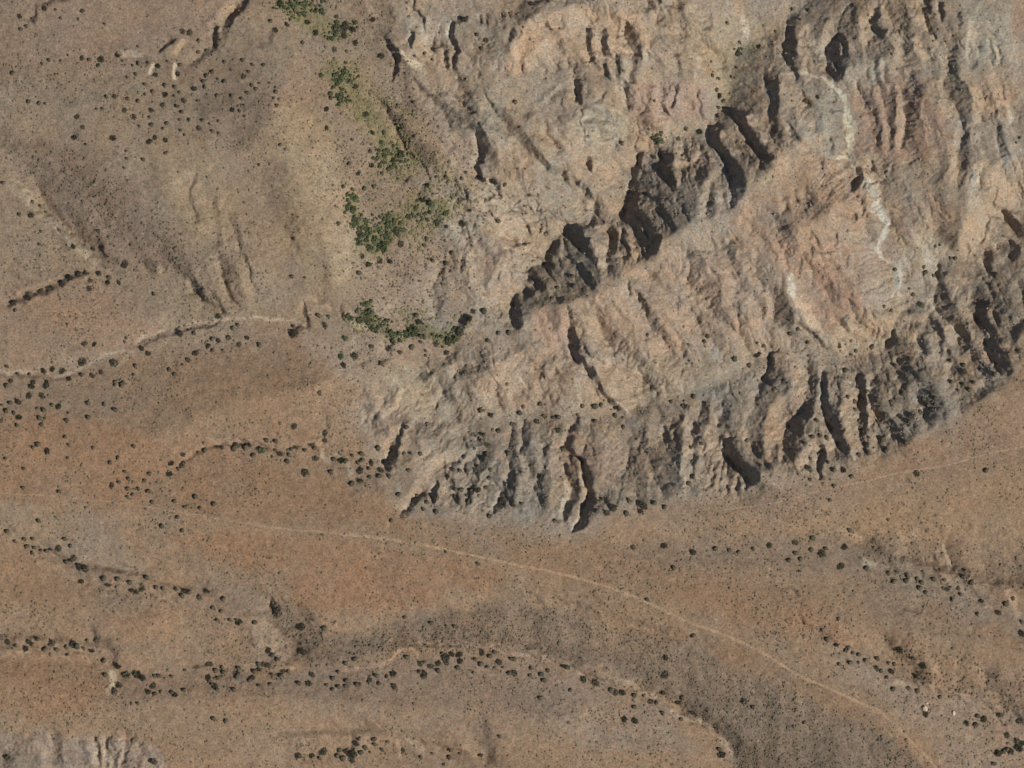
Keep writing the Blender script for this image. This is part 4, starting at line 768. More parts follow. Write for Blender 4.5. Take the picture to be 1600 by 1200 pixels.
# ---------------------------------------------------------------- dirt tracks
def track(pts, label, col, mx, fade):
    P = []
    for (a, b) in zip(pts[:-1], pts[1:]):
        n = max(int(math.hypot(b[0]-a[0], b[1]-a[1])/1.2), 1)
        for k_ in range(n): t = k_/n; P.append([a[i]+(b[i]-a[i])*t for i in range(3)])
    P.append(list(pts[-1])); P = np.array(P)
    for _ in range(30): P[1:-1] = P[1:-1]*.5+(P[:-2]+P[2:])*.25
    s = np.arange(len(P)); r = np.random.default_rng(5)
    jit = np.interp(s, s[::7], r.uniform(-1, 1, len(s[::7]))); P[:, 1] += .5*jit
    T = np.gradient(P[:, :2], axis=0); T /= np.linalg.norm(T, axis=1)[:, None]; N = np.stack([-T[:, 1], T[:, 0]], 1)
    wj1 = np.interp(s, s[::3], r.uniform(.7, 1.25, len(s[::3])))
    off = np.linspace(-1, 1, 7)
    XY = P[:, None, :2]+N[:, None]*(off[None, :, None]*(P[:, 2]*wj1)[:, None, None])
    z = sample(h, XY[..., 0], XY[..., 1])+.10-.05*np.abs(off)[None]**4
    V = np.stack([(XY[..., 0]-RX/2)*S, (RY/2-XY[..., 1])*S, z], -1).reshape(-1, 3)
    q = np.arange(len(V)).reshape(len(P), 7)
    F = np.stack([q[:-1, :-1], q[1:, :-1], q[1:, 1:], q[:-1, 1:]], -1).reshape(-1, 4)
    ac = sample(alb, XY[..., 0], XY[..., 1]); mixw = (np.interp(s, s[::9], r.uniform(*mx, len(s[::9])))[:, None]*np.interp(P[:, 0], [0, 420, 560, 1600], [fade, fade, 1, 1])[:, None]*(1-.6*np.abs(off)[None]**3-.3*(np.abs(off)[None] < .2)))[..., None]
    ac = ac*(1-mixw)+lin(col)*GAIN*mixw
    o = new_obj("dirt_track", np_mesh("dirt_track", V, F, ac.reshape(-1, 3), [soil], smooth_=True))
    props(o, label, "dirt track", None, "structure")
for t_, mx in zip(TRACKS, ((.35, .70, .55), (.35, .65, 1))): track(*t_, mx[:2], mx[2])
# ---------------------------------------------------------------- shrubs: (x, y, size) read off the map in sheets of 400 x 300; g = leafy green
SH = {
(0,0):"122,105,5 165,165,4 130,183,4 283,55,5 350,60,3 515,65,5 380,112,3 490,120,3 655,150,3 1138,195,5 1185,205,6 1240,250,4 860,290,3 1235,322,4 1288,315,4 425,345,3 305,375,4 262,398,3 510,360,5 555,372,4 380,378,3 628,370,6 615,410,4 735,342,5 765,378,3 828,408,3 862,398,4 925,390,3 988,412,5 970,468,5 847,463,4 1125,400,4 1108,460,5 1047,382,3 795,482,3 1403,388,4 1515,375,4 1578,405,4 1445,437,3 1330,448,4 1290,473,4 1362,493,3 1405,508,4 1525,480,5 1555,450,3 1270,508,4 1278,542,4 1212,555,5 907,525,4 1028,535,4 1093,540,4 955,572,4 1030,592,5 1090,602,3 905,590,3 665,608,4 718,605,5 800,617,4 863,630,4 1120,575,3 1150,632,5 1235,632,3 1018,657,5 1107,665,4 605,682,3 643,680,3 780,690,5 840,733,5 945,690,5 935,735,3 1140,700,4 1355,597,4 1447,600,4 1510,617,4 1545,580,4 1575,535,4 1600,558,4 1527,660,3 1452,688,5 1500,695,3 1530,728,3 78,458,4 180,635,4 245,642,4 283,648,3 487,730,5 520,795,5 467,858,6 708,865,6 873,788,3 950,785,4 1043,770,4 1125,750,3 1185,750,4 1268,752,4 1365,755,3 1310,775,3 1245,803,5 1328,818,4 1367,832,3 1130,815,3 1155,842,3 1020,805,3 935,885,5 970,860,5 1037,877,5 1035,960,3 790,945,3 793,990,3 897,998,4 540,902,3 780,1050,3 15,1145,4",
(400,0):"48,405,4 20,520,3 85,518,3 120,545,3 122,575,4 110,615,3 132,660,4 152,908,4 20,1028,3 488,308,6 290,265,4 320,135,5 370,200,6 500,95,5 500,185,9 560,160,9 550,215,7 605,180,6 620,265,6 565,318,3 730,120,5 120,190,6 270,80,7g 240,40,7g 150,20,7g 310,20,8g 90,130,4 190,150,5 780,345,7 1050,330,4 1100,370,3 990,345,3 1310,125,5 1385,215,4 1440,245,6 1410,300,4 1120,310,4 555,450,10g 520,500,7g 410,470,5g 465,585,5g 515,600,6g 620,535,6 680,715,7 440,680,5 440,800,5 720,825,5 600,870,3 800,825,4 785,890,7g 900,960,9g 860,1000,6g 800,970,6g 720,1030,5 640,1080,5 785,1080,4 580,1020,4 1125,1100,4 1190,1100,4 1050,1150,5 1285,1110,4 1310,1075,4 1420,1120,5 1490,1130,6 545,1165,4 600,1180,4 675,1175,4 735,1160,4 885,1115,3 1555,1150,4",
(800,0):"130,30,5 1420,315,6 1350,130,4 1430,250,4 1560,285,4 1415,410,3 1285,550,4 1305,590,5 1330,620,4 1290,710,5 1250,375,3 1295,660,4 1180,815,6 1095,795,4 930,870,7g 935,818,4 890,975,5 1045,857,4 20,635,4 690,890,4 860,800,3 1300,480,3 1380,470,3 890,622,3",
(1200,0):"60,180,3 165,40,3 270,50,3 215,110,3 240,630,5 315,605,5 1555,890,3 1580,860,3",
(0,300):"197,62,4 243,90,4 122,140,4 195,145,6 278,125,3 368,240,3 255,245,3 458,340,5 573,357,6 245,325,3 612,243,4 815,330,3 780,450,7 500,520,7 440,540,6 395,577,6 320,605,7 250,615,7 180,630,5 180,668,5 90,695,6 95,738,4 530,510,5 615,510,5 565,555,5 670,568,5 740,570,5 680,535,4 560,605,5 960,638,4 525,948,5 585,950,5 710,1070,8 630,1128,5 575,1150,5 510,1143,4 385,1117,6 430,1170,5 325,1107,5 270,1120,5 110,1135,4 180,1140,4 65,1180,5 205,1190,5 290,1190,5 40,1090,4 510,1060,8 885,977,5 922,1010,5 845,1087,4 835,1140,3 1125,885,6 1212,880,4 1175,1053,6 1140,1080,3 1222,1008,6 1058,1110,4 1092,1140,4 1330,990,4 1300,962,5 1362,930,5 1322,920,4 1427,910,5 1542,912,5 1392,990,3 1492,955,5 1452,853,4 1482,830,4 1360,775,5 715,1185,4 770,1195,4 785,910,3 775,935,3 1215,612,3 420,825,3",
(400,300):"620,40,9g 600,110,9g 620,180,9g 680,180,8g 700,250,10g 740,300,10g 700,340,8g 780,330,10g 820,270,10g 830,200,10g 830,150,7g 760,230,7g 800,360,6g 870,240,6g 920,235,6g 650,270,8g 570,100,6g 640,310,7g 905,325,7 890,262,4 770,425,7 835,432,5 700,450,6g 660,400,5 950,150,6g 1000,100,6g 1100,70,7g 1040,50,5g 1190,130,6g 1130,190,6g 1070,170,5g 1190,210,5 1065,290,5 1050,330,4 1100,425,5 1190,440,5 1225,380,5 1075,415,3 1515,175,5 1295,195,6 513,198,4 240,290,3 225,525,4 305,535,3 640,505,5 430,835,6 385,770,5 450,775,4 230,838,5 240,890,9 690,700,8g 700,760,9g 700,810,8g 640,800,7g 590,790,7g 570,770,6g 730,850,7g 860,900,8g 960,880,8g 930,890,6g 1000,860,6g 1020,810,5g 1000,770,5 1030,900,5 1050,905,5 1120,950,6 1200,930,8g 1240,920,7g 1190,1005,6 1025,935,4 970,965,5 830,975,6 900,1000,5 555,915,6g 615,1025,8 545,1082,6 780,1075,5 720,965,6g 530,1030,6g 20,955,5 1060,990,3 1060,1020,3 1350,745,7 1330,790,7 1310,820,6 1425,745,5 1450,930,5 1515,880,4 1580,880,5 1280,880,7",
(800,300):"1210,935,4 1400,1040,5 1490,1080,5 1545,1015,6 1230,900,4 1580,960,4 1540,940,3 380,525,4 390,590,4 360,530,3 285,600,4 1105,950,3 850,895,3",
(1200,300):"990,465,4 995,500,5 1050,517,4 805,480,4 922,635,4 975,710,6g 780,740,4 735,710,4 900,600,3 665,965,5 560,990,4 150,880,4 195,855,4 260,935,4 495,1120,5 1445,520,5 1410,580,3 1150,1055,4 1230,1085,4 1340,1115,5 1230,1130,6 1340,1070,3 1420,1140,5 810,1085,4 885,1125,4 900,1040,4 1290,1190,4 1150,1190,4 1190,410,4 1160,405,3 455,960,6 1400,700,4",
(0,600):"40,10,5 195,15,6 285,10,6 180,75,6 262,75,7 110,110,6 65,118,4 40,168,5 88,182,4 118,208,6 10,130,3 5,228,4 107,260,4 230,152,3 275,165,5 245,213,5 280,213,3 262,255,4 325,130,4 367,142,6 427,180,3 418,228,5 548,118,5 650,125,4 718,160,5 550,210,5 408,330,4 235,375,5 205,395,4 295,420,6 35,465,4 150,530,4 425,462,3 583,400,4 738,460,4 690,492,4 835,390,4 430,380,4 780,545,4 715,5,3 760,5,5 1140,440,6 1068,495,6 1140,505,6 1115,530,4 1240,430,4 1280,418,5 1350,390,6 1390,400,4 1460,405,5 1480,385,6 1550,385,7 1530,400,5 1580,445,5 1060,565,6 148,650,4 700,635,6 745,615,4 805,595,4 868,655,4 928,668,5 800,655,4 830,690,4 935,560,4 905,605,4 798,705,4 370,672,4 1220,710,5 950,740,4 1092,735,4 1160,770,4 1250,778,4 1335,750,5 1110,830,4 1010,885,5 1140,915,4 165,1018,5 210,1025,4 255,1040,4 285,1045,5 320,1035,4 365,1027,6 90,985,4 150,970,4 200,970,4 200,1060,4 405,970,5 440,1010,4 455,1090,7 415,1115,5 495,1145,7 535,1155,7 40,925,5 240,855,5",
(400,600):"35,415,8g 65,350,5 125,360,5 100,455,3 150,440,6 120,415,4 205,445,4 215,410,4 250,395,7 195,485,5 350,375,6 305,415,4 365,400,5 430,310,6 430,350,6 370,465,6 305,557,8 470,550,5 485,470,5 530,480,6 560,480,5 600,445,4 660,440,5 660,480,5 635,495,4 720,495,6 650,545,8 705,530,5 780,540,6 770,578,5 830,578,5 710,585,4 650,610,6 600,625,5 835,505,6 765,400,5 940,270,4 925,437,4 890,430,3 970,437,3 1025,440,4 955,540,4 893,690,5 1003,700,4 1065,740,5 1045,780,4 1125,800,5 1235,540,4 1190,583,7 1275,545,4 1320,545,4 1375,550,6 1390,520,4 1465,540,4 1455,590,4 1300,458,4 1365,405,3 1445,385,6 1445,440,5 1430,480,5 1425,320,4 1520,295,5 1440,650,5 1385,665,6 1345,670,4 1280,665,5 1245,660,5 1230,710,6 1130,715,6 1325,735,4 1270,745,4 1315,700,3 1550,625,6 1550,690,6 1545,740,6 1460,825,5 845,853,4 1580,435,5 1410,163,5 1465,190,6 1595,250,4 1385,1120,4 1185,1050,3 395,55,5 235,265,6",
(800,600):"200,200,4 260,210,4 292,208,5 155,237,6 520,232,5 298,295,6g 320,415,5 445,490,4 190,585,6 12,760,6 60,748,4 268,855,4 565,720,4 530,795,5 593,808,6 640,775,6 715,808,5 730,733,5 825,765,8 805,800,6 890,745,5 955,770,5 1130,580,6 1105,625,5 1125,490,4 1120,400,4 1470,355,5 1555,510,4 1190,375,4 700,270,4 650,200,5 1080,140,6 1145,80,5 1070,137,4 1000,110,4 440,135,5 520,137,5 560,135,4 675,150,5 175,125,5 70,140,4 755,1022,6 950,1010,6 1130,1052,6 1275,1030,5 1360,1040,4 1415,1050,4 1510,1030,4 1010,1150,5 50,180,5 10,255,4",
(1200,600):"310,230,4 330,325,4 370,340,5 280,330,4 235,375,4 175,450,4 265,465,3 315,440,4 253,530,7 265,595,4 380,490,4 410,540,5 470,538,6 520,578,4 413,635,4 385,725,4 545,110,5 550,165,4 505,80,4 600,95,4 625,45,4 575,235,4 575,275,4 600,300,4 635,335,3 595,360,4 622,385,6 565,440,5 690,95,5 660,155,3 695,240,4 740,190,5 825,198,6 900,203,6 885,235,4 958,182,5 775,115,4 850,60,5 870,35,3 1050,90,5 1010,130,5 1025,62,4 1045,125,3 980,95,5 1230,5,4 1262,40,5 1195,40,3 720,350,5 740,415,5 865,365,4 630,430,5 1360,540,5 930,560,6 280,965,5 10,1010,6 170,990,7 175,1058,5 270,1035,5 365,1028,5 340,1062,8 480,1020,6 135,1102,5 205,1095,4 458,1142,7 618,1155,5 805,1175,6 755,1185,4 875,1190,5 510,910,4 200,1170,3 752,848,3",
(0,900):"650,15,5 680,55,6 725,65,3 735,20,5 810,38,5 820,85,6 850,95,7 885,75,7 910,15,5 975,75,4 1015,82,4 1100,88,4 1150,100,7 1180,105,5 1135,125,5 1240,140,6 505,35,6 1290,95,8 1390,145,5 1325,200,4 1380,225,4 1355,275,4 1435,275,4 1490,290,7 1475,275,4 1590,285,5 50,420,6 98,438,4 178,415,6 200,428,5 235,398,5 160,455,6 280,460,5 325,420,6 310,435,4 348,460,5 410,445,4 455,430,7 480,440,5 520,452,4 570,465,6 420,495,4 540,405,4 600,400,8 645,530,5 733,560,7 790,620,8 860,620,9 840,610,6 890,640,7 965,625,4 990,625,5 1070,630,4 955,690,6 925,728,6 968,740,4 1005,725,3 1090,745,6 1075,730,4 1150,715,4 740,690,7 715,725,7 660,620,5 860,795,4 820,800,3 1305,555,6 1345,592,5 1300,640,6 1360,643,4 1395,605,5 1385,575,4 1345,695,6 1358,712,4 1325,680,4 1490,580,5 1480,610,6 1478,635,5 1575,640,6 1560,655,4 1460,710,5 1155,590,3 1590,600,5 45,1140,7 960,1160,8 1410,905,5 1330,890,5",
(400,900):"75,470,6 100,500,5 130,525,5 10,550,5 45,555,6 70,560,6 15,590,6 100,620,4 165,600,6 198,600,5 155,628,5 88,678,4 20,690,4 350,622,6 330,675,6 265,672,5 515,603,4 480,640,5 440,685,4 480,712,4 515,695,5 565,658,5 560,690,4 630,680,5 650,680,4 710,655,6 750,625,5 820,630,4 858,612,7 770,675,4 862,695,6 940,510,5 1025,550,6 1050,540,4 1090,568,6 1140,550,6 1185,510,9 1190,545,6 1165,485,4 1220,490,6 1270,495,6 1275,535,6 1262,578,5 1140,597,5 1025,600,5 1048,618,7 1370,525,5 1410,480,6 1490,475,4 1465,505,5 1405,555,5 1450,572,4 1518,540,6 1490,575,3 1540,575,3 1358,605,3 1595,520,5 1585,608,5 1520,1000,4 260,1125,7 345,1130,6 418,1100,8 395,1145,4 520,1095,5 560,1095,6 505,1130,5 540,1145,5 628,1050,6 645,1020,4 740,1022,5 740,1055,5 680,1075,5 655,1108,5 605,1120,8 600,1160,6 710,1105,3 785,1090,4 910,1100,6 1215,1085,5 1210,1140,5 1030,1140,4 1100,1115,3 1405,1120,6 1275,1115,3 1175,1185,3 820,1040,4 425,325,5 125,230,9 280,320,9 290,480,7 100,190,7 930,260,4 1240,315,4 1095,295,5 1050,430,6 620,520,5 560,545,5",
(800,900):"10,522,5 15,610,7 118,580,4 112,625,4 185,620,5 225,595,4 200,655,5 365,718,4 180,763,5 330,560,6 350,575,5 445,650,7 525,675,8 650,735,6 690,735,7 620,720,5 768,750,5 825,755,3 768,825,5 705,900,6 770,910,6 870,790,6 905,800,4 945,860,5 1060,905,4 1315,1125,8 1300,1090,5 1450,785,7 1510,820,5 845,150,4 1135,370,5 1040,790,6 960,510,6 1140,860,6 1070,760,5 960,620,7 945,730,6",
(1200,900):"338,335,4 372,398,5 430,425,6 505,445,5 490,470,4 530,485,4 568,495,4 515,540,5 567,545,3 610,530,5 445,550,4 687,520,5 755,545,4 792,555,4 680,580,6 707,597,4 773,602,6 745,635,4 938,635,5 875,708,6 783,705,5 938,723,5 1078,758,4 988,865,6 1317,880,5 1355,900,6 1242,925,6 1303,935,5 1460,870,6 1580,905,8 1500,1000,7 1560,1040,8 1570,1080,8 1595,1050,6 1440,1110,8 1480,1100,5 1520,1100,7 1500,1085,5 1415,1175,5 1338,163,6 1445,238,6 1492,172,5 1533,140,4 1208,118,4 1155,152,4 1113,90,7 1100,75,4 1145,68,3 1195,75,4 990,105,4 950,75,5 965,45,5 938,20,5 1040,20,5 1103,25,4 880,8,5 865,35,5 785,38,5 1275,40,5 1222,5,5 1590,365,7 1590,290,4 1312,240,4 230,295,3 440,270,4 230,915,4 905,510,6 835,460,8 980,560,6",
}
dark, green = [], []
for (ox, oy), t in SH.items():
    for q in t.split():
        gk = q.endswith('g'); x, y, r = q.rstrip('g').split(',')
        (green if gk else dark).append((ox+int(x)/4, oy+int(y)/4, float(r)))
dark.sort(key=lambda p: -p[2]); rest = dark[298:]; dark = dark[:298]

def leaf_material(name, c1, c2, stems=False):
    m = bpy.data.materials.new(name); m.use_nodes = True; nt = m.node_tree; L = nt.links.new
    b = nt.nodes["Principled BSDF"]; b.inputs["Roughness"].default_value = .75; b.inputs["Specular IOR Level"].default_value = .2
    tc = node(nt, "ShaderNodeTexCoord"); n = node(nt, "ShaderNodeTexNoise"); n.inputs["Scale"].default_value = 2.2; n.inputs["Detail"].default_value = 3
    oi = node(nt, "ShaderNodeObjectInfo"); add = node(nt, "ShaderNodeVectorMath", operation='ADD')
    L(tc.outputs["Object"], add.inputs[0]); L(oi.outputs["Random"], add.inputs[1]); L(add.outputs[0], n.inputs[0])
    r = node(nt, "ShaderNodeValToRGB"); r.color_ramp.elements[0].position = .35; r.color_ramp.elements[1].position = .65
    r.color_ramp.elements[0].color = (*c1, 1); r.color_ramp.elements[1].color = (*c2, 1)
    L(n.outputs[0], r.inputs[0])
    mr = node(nt, "ShaderNodeMapRange"); L(oi.outputs["Random"], mr.inputs[0]); mr.inputs[3].default_value = .65; mr.inputs[4].default_value = 1.45
    v = node(nt, "ShaderNodeVectorMath", operation='SCALE'); L(r.outputs[0], v.inputs[0]); L(mr.outputs[0], v.inputs["Scale"]); L(v.outputs[0], b.inputs["Base Color"]); return m
M_dark = leaf_material("scrub_foliage", (.058, .052, .034), (.115, .10, .066))
M_green = leaf_material("green_foliage", (.066, .082, .038), (.125, .138, .070))
M_stem = leaf_material("grey_bark", (.10, .08, .06), (.17, .14, .11))
M_dry = leaf_material("dry_tussock", (.135, .108, .068), (.215, .175, .115))

def shrub_mesh(name, seed, mat, nleaf, tall):
    """unit-radius bush: forked stems, a lumpy crown of leaf sprays with gaps"""
    r = np.random.default_rng(seed); V = []; F = []; mi = []
    lobes = [(0, 0, tall*.5, .62)]+[(.52*math.cos(a)*r.uniform(.75, 1.15), .52*math.sin(a)*r.uniform(.75, 1.15), tall*r.uniform(.3, .6), r.uniform(.3, .5)) for a in np.arange(5)*1.257+r.uniform(0, 1)]
    def quad(c, u, v, k):
        i = len(V); V.extend([c-u-v, c+u-v*.6, c+u*.8+v, c-u*.7+v]); F.append((i, i+1, i+2, i+3)); mi.append(k)
    for q in range(nleaf):
        lx, ly, lz, lr = lobes[r.integers(len(lobes))]
        d = r.normal(size=3); d /= np.linalg.norm(d); rr = lr*r.uniform(.55, 1.08)
        c = np.array([lx, ly, lz])+d*rr*np.array([1, 1, .8*tall]); c[2] = max(c[2], .05)
        n = d+r.normal(size=3)*.5; n /= np.linalg.norm(n)
        u = np.cross(n, [.3, .5, .8]); u /= np.linalg.norm(u); v = np.cross(n, u); s = r.uniform(.07, .15)
        quad(c, u*s, v*s, 0)
    for (lx, ly, lz, lr) in lobes:                      # stems
        b0 = np.array([lx*.08, ly*.08, -.25]); b1 = np.array([lx, ly, lz]); i = len(V)
        for t, w_ in ((0, .06), (.5, .04), (1, .015)):
            c = b0+(b1-b0)*t; c = c+np.array([0, 0, .1])*math.sin(t*3.1)
            for a in range(4): V.append(c+w_*np.array([math.cos(a*1.57), math.sin(a*1.57), 0]))
        for k_ in range(2):
            for a in range(4): F.append((i+k_*4+a, i+k_*4+(a+1) % 4, i+k_*4+4+(a+1) % 4, i+k_*4+4+a)); mi.append(1)
    return np_mesh(name, np.array(V), np.array(F), None, [mat, M_stem], np.array(mi))
D_ME = [shrub_mesh("desert_shrub", 100+i, M_dark, 330, (.8, .95, .7)[i % 3]) for i in range(6)]
G_ME = [shrub_mesh("leafy_tree", 200+i, M_green, 420, (1.0, 1.2, .9)[i % 3]) for i in range(5)]

# places used to tell the plants apart
PL = [(35,42,"on the flat near the upper left corner"),(125,20,"along the top edge above the speckled slope"),(110,92,"in the line above the speckled slope"),(165,95,"beside the pale bare patch at upper left"),
(225,112,"around the white sunlit streaks at upper left"),(300,50,"beside the black gully at upper left"),(325,78,"at the foot of the black gully"),(350,105,"on the upper right of the speckled slope"),(385,130,"at the right end of the speckled slope"),
(255,150,"in the middle of the speckled slope"),(205,152,"on the left of the speckled slope"),(175,175,"in the bare pinkish strip of the speckled slope"),(300,170,"on the lower middle of the speckled slope"),(310,200,"near the lower right of the speckled slope"),(240,218,"at the bottom of the speckled slope"),(125,195,"among the lone shrubs on the open left slope"),(60,160,"on the smooth flat at far left"),
(445,35,"in the green drainage at the top edge"),(480,45,"west of the dark thicket near the top"),(540,45,"in the dark thicket near the top"),(530,78,"just below the dark thicket near the top"),(595,90,"where the top drainage meets the first gully"),(670,90,"on the basin floor near the top centre"),(745,50,"on the grey slope under the top rim"),(535,120,"in the upper green seep below the thicket"),(575,185,"along the yellow strip below the upper seep"),(610,240,"in the small green patch between the seeps"),(560,290,"on the pale strip above the big seep"),(700,285,"at the head of the pale gravel terrace"),(770,280,"by the black curved gully at top centre"),
(950,8,"on the peach coloured badland at the top"),(1150,80,"in the green wash at upper right"),(1125,150,"on the narrow wash right of the red bluffs"),(1030,215,"at the top end of the shaded canyon wall"),(975,225,"on the pale slope left of the shaded canyon"),(1270,155,"on the grey apron below the round black alcove"),(1590,220,"at the far right wash"),
(50,320,"on the pale spur at the left edge"),(130,385,"at the foot of the left valley side"),(195,412,"at the bend of the left valley"),(100,440,"in the dark diagonal shrub row at left"),(60,455,"in the lower end of the dark diagonal shrub row"),(165,442,"right of the dark diagonal shrub row"),(240,455,"on the open bench left of the three gullies"),(140,537,"on the pinkish bench above the pale wash"),(125,568,"inside the pale wash loop at left"),(175,570,"where the pale wash bends at left"),(90,580,"along the pale wash at left"),(30,580,"beside the pale wash near the left edge"),
(225,545,"just below the pale wash at left centre"),(290,560,"in the loose line below the pale wash"),(335,535,"in the shrub band below the three gullies"),(375,520,"at the right end of the shrub band below the gullies"),
(550,325,"at the top of the big green seep"),(580,365,"on the left side of the big green seep"),(605,345,"on the right side of the big green seep"),(590,395,"at the lower tip of the big green seep"),(625,380,"just right of the big green seep"),(665,330,"among the scattered greenery right of the big seep"),(695,390,"on the brown slope right of the big seep"),(460,522,"beside the small triangular mesa"),(505,500,"on the top of the small triangular mesa"),(570,495,"in the green patch right of the small mesa"),(620,525,"along the green foot of the central wash"),(655,520,"in the middle of the central green wash"),(705,530,"at the right end of the central green wash"),(735,495,"in the dark slot above the central green wash"),(540,565,"on the gullied bank below the mesa"),(600,550,"below the central green wash"),(785,525,"on the pale spur west of the shaded canyon"),(890,445,"inside the shaded canyon"),
(1170,560,"on the saddle at the head of the southern wash"),(1195,540,"on the pink slope above the southern wash"),(1240,520,"beside the dark slot below the white scar"),(1350,540,"on the wash floor right of the dark slot"),(1400,480,"around the lower end of the grey dry pan"),(1450,425,"right of the grey dry pan"),(1500,405,"at the head of the dark right hand canyon"),(1560,430,"in the dark right hand canyon"),(1410,575,"on the western part of the big shaded slope"),(1500,570,"on the upper part of the big shaded slope"),(1540,580,"under the large black hollow at right"),
(55,615,"in the upper rows of the left shrub field"),(25,645,"at the left margin of the left shrub field"),(70,645,"in the middle of the left shrub field"),(95,633,"on the right of the left shrub field"),(150,640,"right of the left shrub field"),(60,695,"on the orange flat at far left"),(110,690,"on the orange flat below the left shrub field"),(200,710,"on the sparse orange flat at left"),(220,760,"in the small olive cluster on the orange flat"),(300,785,"on the orange flat right of the olive cluster"),(280,715,"at the west tip of the middle shrub line"),(330,700,"in the west part of the middle shrub line"),(385,695,"in the centre of the middle shrub line"),(420,702,"in the green part of the middle shrub line"),(460,700,"in the east part of the middle shrub line"),(505,690,"near the forked gully at centre left"),(475,740,"alone below the middle shrub line"),(535,722,"among the pale knobs at centre left"),(565,730,"on the right of the pale knobs"),(595,740,"at the foot of the dark gully at centre left"),(640,708,"on the grey slope right of the dark gully"),
(270,845,"below the orange flat at left"),(50,845,"at the top of the lower left shrub chain"),(75,862,"along the lower left shrub chain"),(125,888,"at the lower end of the lower left shrub chain"),(660,782,"beside the sharp white-edged gully"),(700,745,"on the upper slope right of the white-edged gully"),(720,775,"in the shrub cluster right of the white-edged gully"),(745,755,"in the column of shrubs at lower centre"),(760,705,"on the upper slope below the centre"),(790,770,"in the dark slot at lower centre"),(800,650,"on the wash floor just south of the centre"),(850,655,"along the southern wash right of centre"),(930,635,"along the southern wash under the pale fan"),(1070,630,"at the east end of the southern wash"),(870,680,"on the slope above the twin gullies"),(845,740,"left of the twin gullies"),(940,797,"on the rim right of the twin gullies"),(980,795,"in the middle of the rim right of the twin gullies"),(1010,795,"in the dark rim clump right of the twin gullies"),(1030,790,"at the east end of the rim clump"),(1080,740,"in the column left of the striped alcove"),(1170,690,"right of the black alcove on the rim"),
(1270,690,"on the grey spur left of the long dark gully"),(1260,735,"on the pale toe left of the long dark gully"),(1310,740,"on the toe right of the long dark gully"),(1340,635,"on top of the rib right of the long dark gully"),(1348,680,"down the rib right of the long dark gully"),(1385,640,"on the dark slope beside the rib"),(1420,650,"in the centre of the dark slope at right"),(1455,625,"on the right part of the dark slope"),(1510,610,"near the rim at far right"),(1390,695,"on the lowest dark slope at right"),(1430,740,"beside the faint track at right"),
(1000,855,"on the flat south of the rim"),(1085,862,"at the west end of the eastern shrub line"),(1130,860,"in the eastern shrub line"),(1200,855,"in the middle of the eastern shrub line"),(1280,862,"in the dense part of the eastern shrub line"),(1315,885,"below the dense part of the eastern shrub line"),(1400,895,"where the eastern shrub line turns down"),(1440,910,"on the pale descending band at right"),(1480,925,"in the middle of the pale descending band"),(1550,945,"at the right end of the pale descending band"),(1595,990,"at the right edge below the pale band"),
(170,915,"at the left of the lower chain beside the orange flat"),(210,920,"in the dense knot of the lower chain"),(250,925,"right of the dense knot in the lower chain"),(290,930,"in the east part of the lower chain"),(345,960,"along the grey bank at lower left"),(370,970,"on the pale fan at lower left"),(20,1005,"at the left end of the bottom left row"),(50,1010,"in the bottom left row"),(80,1010,"in the middle of the bottom left row"),(115,1010,"right of the middle of the bottom left row"),(140,1015,"at the right end of the bottom left row"),(170,1030,"on the dark bank above the small white cliff"),(205,1055,"right of the small white cliff"),(180,1078,"at the foot of the small white cliff"),(240,1075,"on the flat right of the small white cliff"),(275,1085,"in the lower wash right of the white cliff"),(335,1055,"left of the reddish clay spot"),(370,1050,"beside the reddish clay spot"),(395,1058,"right of the reddish clay spot"),
(425,955,"on the dark bank at the grey slope top"),(425,1022,"on the pale fan under the dark bank"),(410,1042,"below the pale fan"),(445,1052,"in the tight group right of the pale fan"),(480,1065,"on the open wash right of the tight group"),(525,1065,"in the scattered middle of the lower wash"),(560,1068,"right of the scattered middle of the lower wash"),(600,1060,"west of the light curving bank"),(615,1065,"on the bare patch under the light curving bank"),(660,1045,"at the left of the biggest lower shrub clump"),(690,1030,"in the biggest lower shrub clump"),(715,1030,"at the right of the biggest lower shrub clump"),(755,1030,"in the open part right of the biggest clump"),(800,1045,"at the end of the lower shrub line"),(845,1055,"under the curving light bank at lower centre"),(890,1045,"on the curving light bank at lower centre"),(930,1070,"where the curving light bank kinks"),(970,1083,"on the bench below the light bank"),(990,1120,"on the dark patch below the bench"),(1040,1100,"on the lower part of the light bank"),(1125,1180,"at the bottom end of the light bank"),(1060,1080,"on the broad grey slope"),(1165,1100,"on the lower right of the broad grey slope"),
(465,1180,"at the left of the bottom edge group"),(500,1175,"in the middle of the bottom edge group"),(530,1175,"in the dense bottom edge group"),(555,1170,"on the right of the dense bottom edge group"),(580,1165,"above the right of the bottom edge group"),(630,1175,"beside the small pale bank at the bottom"),(710,1180,"right of the small pale bank at the bottom"),(750,1180,"on the grey slope at the bottom edge"),
(1290,1000,"at the top of the lower right shrub line"),(1325,1015,"in the upper lower-right shrub line"),(1340,1035,"below the upper lower-right shrub line"),(1375,1040,"in the middle of the lower right shrub line"),(1400,1050,"at the lower end of the lower right shrub line"),(1425,1078,"on the bare ground left of the pale boulder"),(1450,1115,"beside the pale boulder"),(1425,1025,"on the dark gullied bank at lower right"),(1470,1090,"between the boulder and the dark bank"),(1530,1128,"on the bare slope at lower right"),(1590,1125,"under the dark bank at the right edge"),(1590,1160,"near the lower right corner"),(1565,1178,"in the clump above the lower right corner"),(1555,1195,"at the bottom edge near the right corner")]
ORD = ["first","second","third","fourth","fifth","sixth","seventh","eighth","ninth","tenth","eleventh","twelfth","thirteenth","fourteenth","fifteenth","sixteenth","seventeenth","eighteenth"]
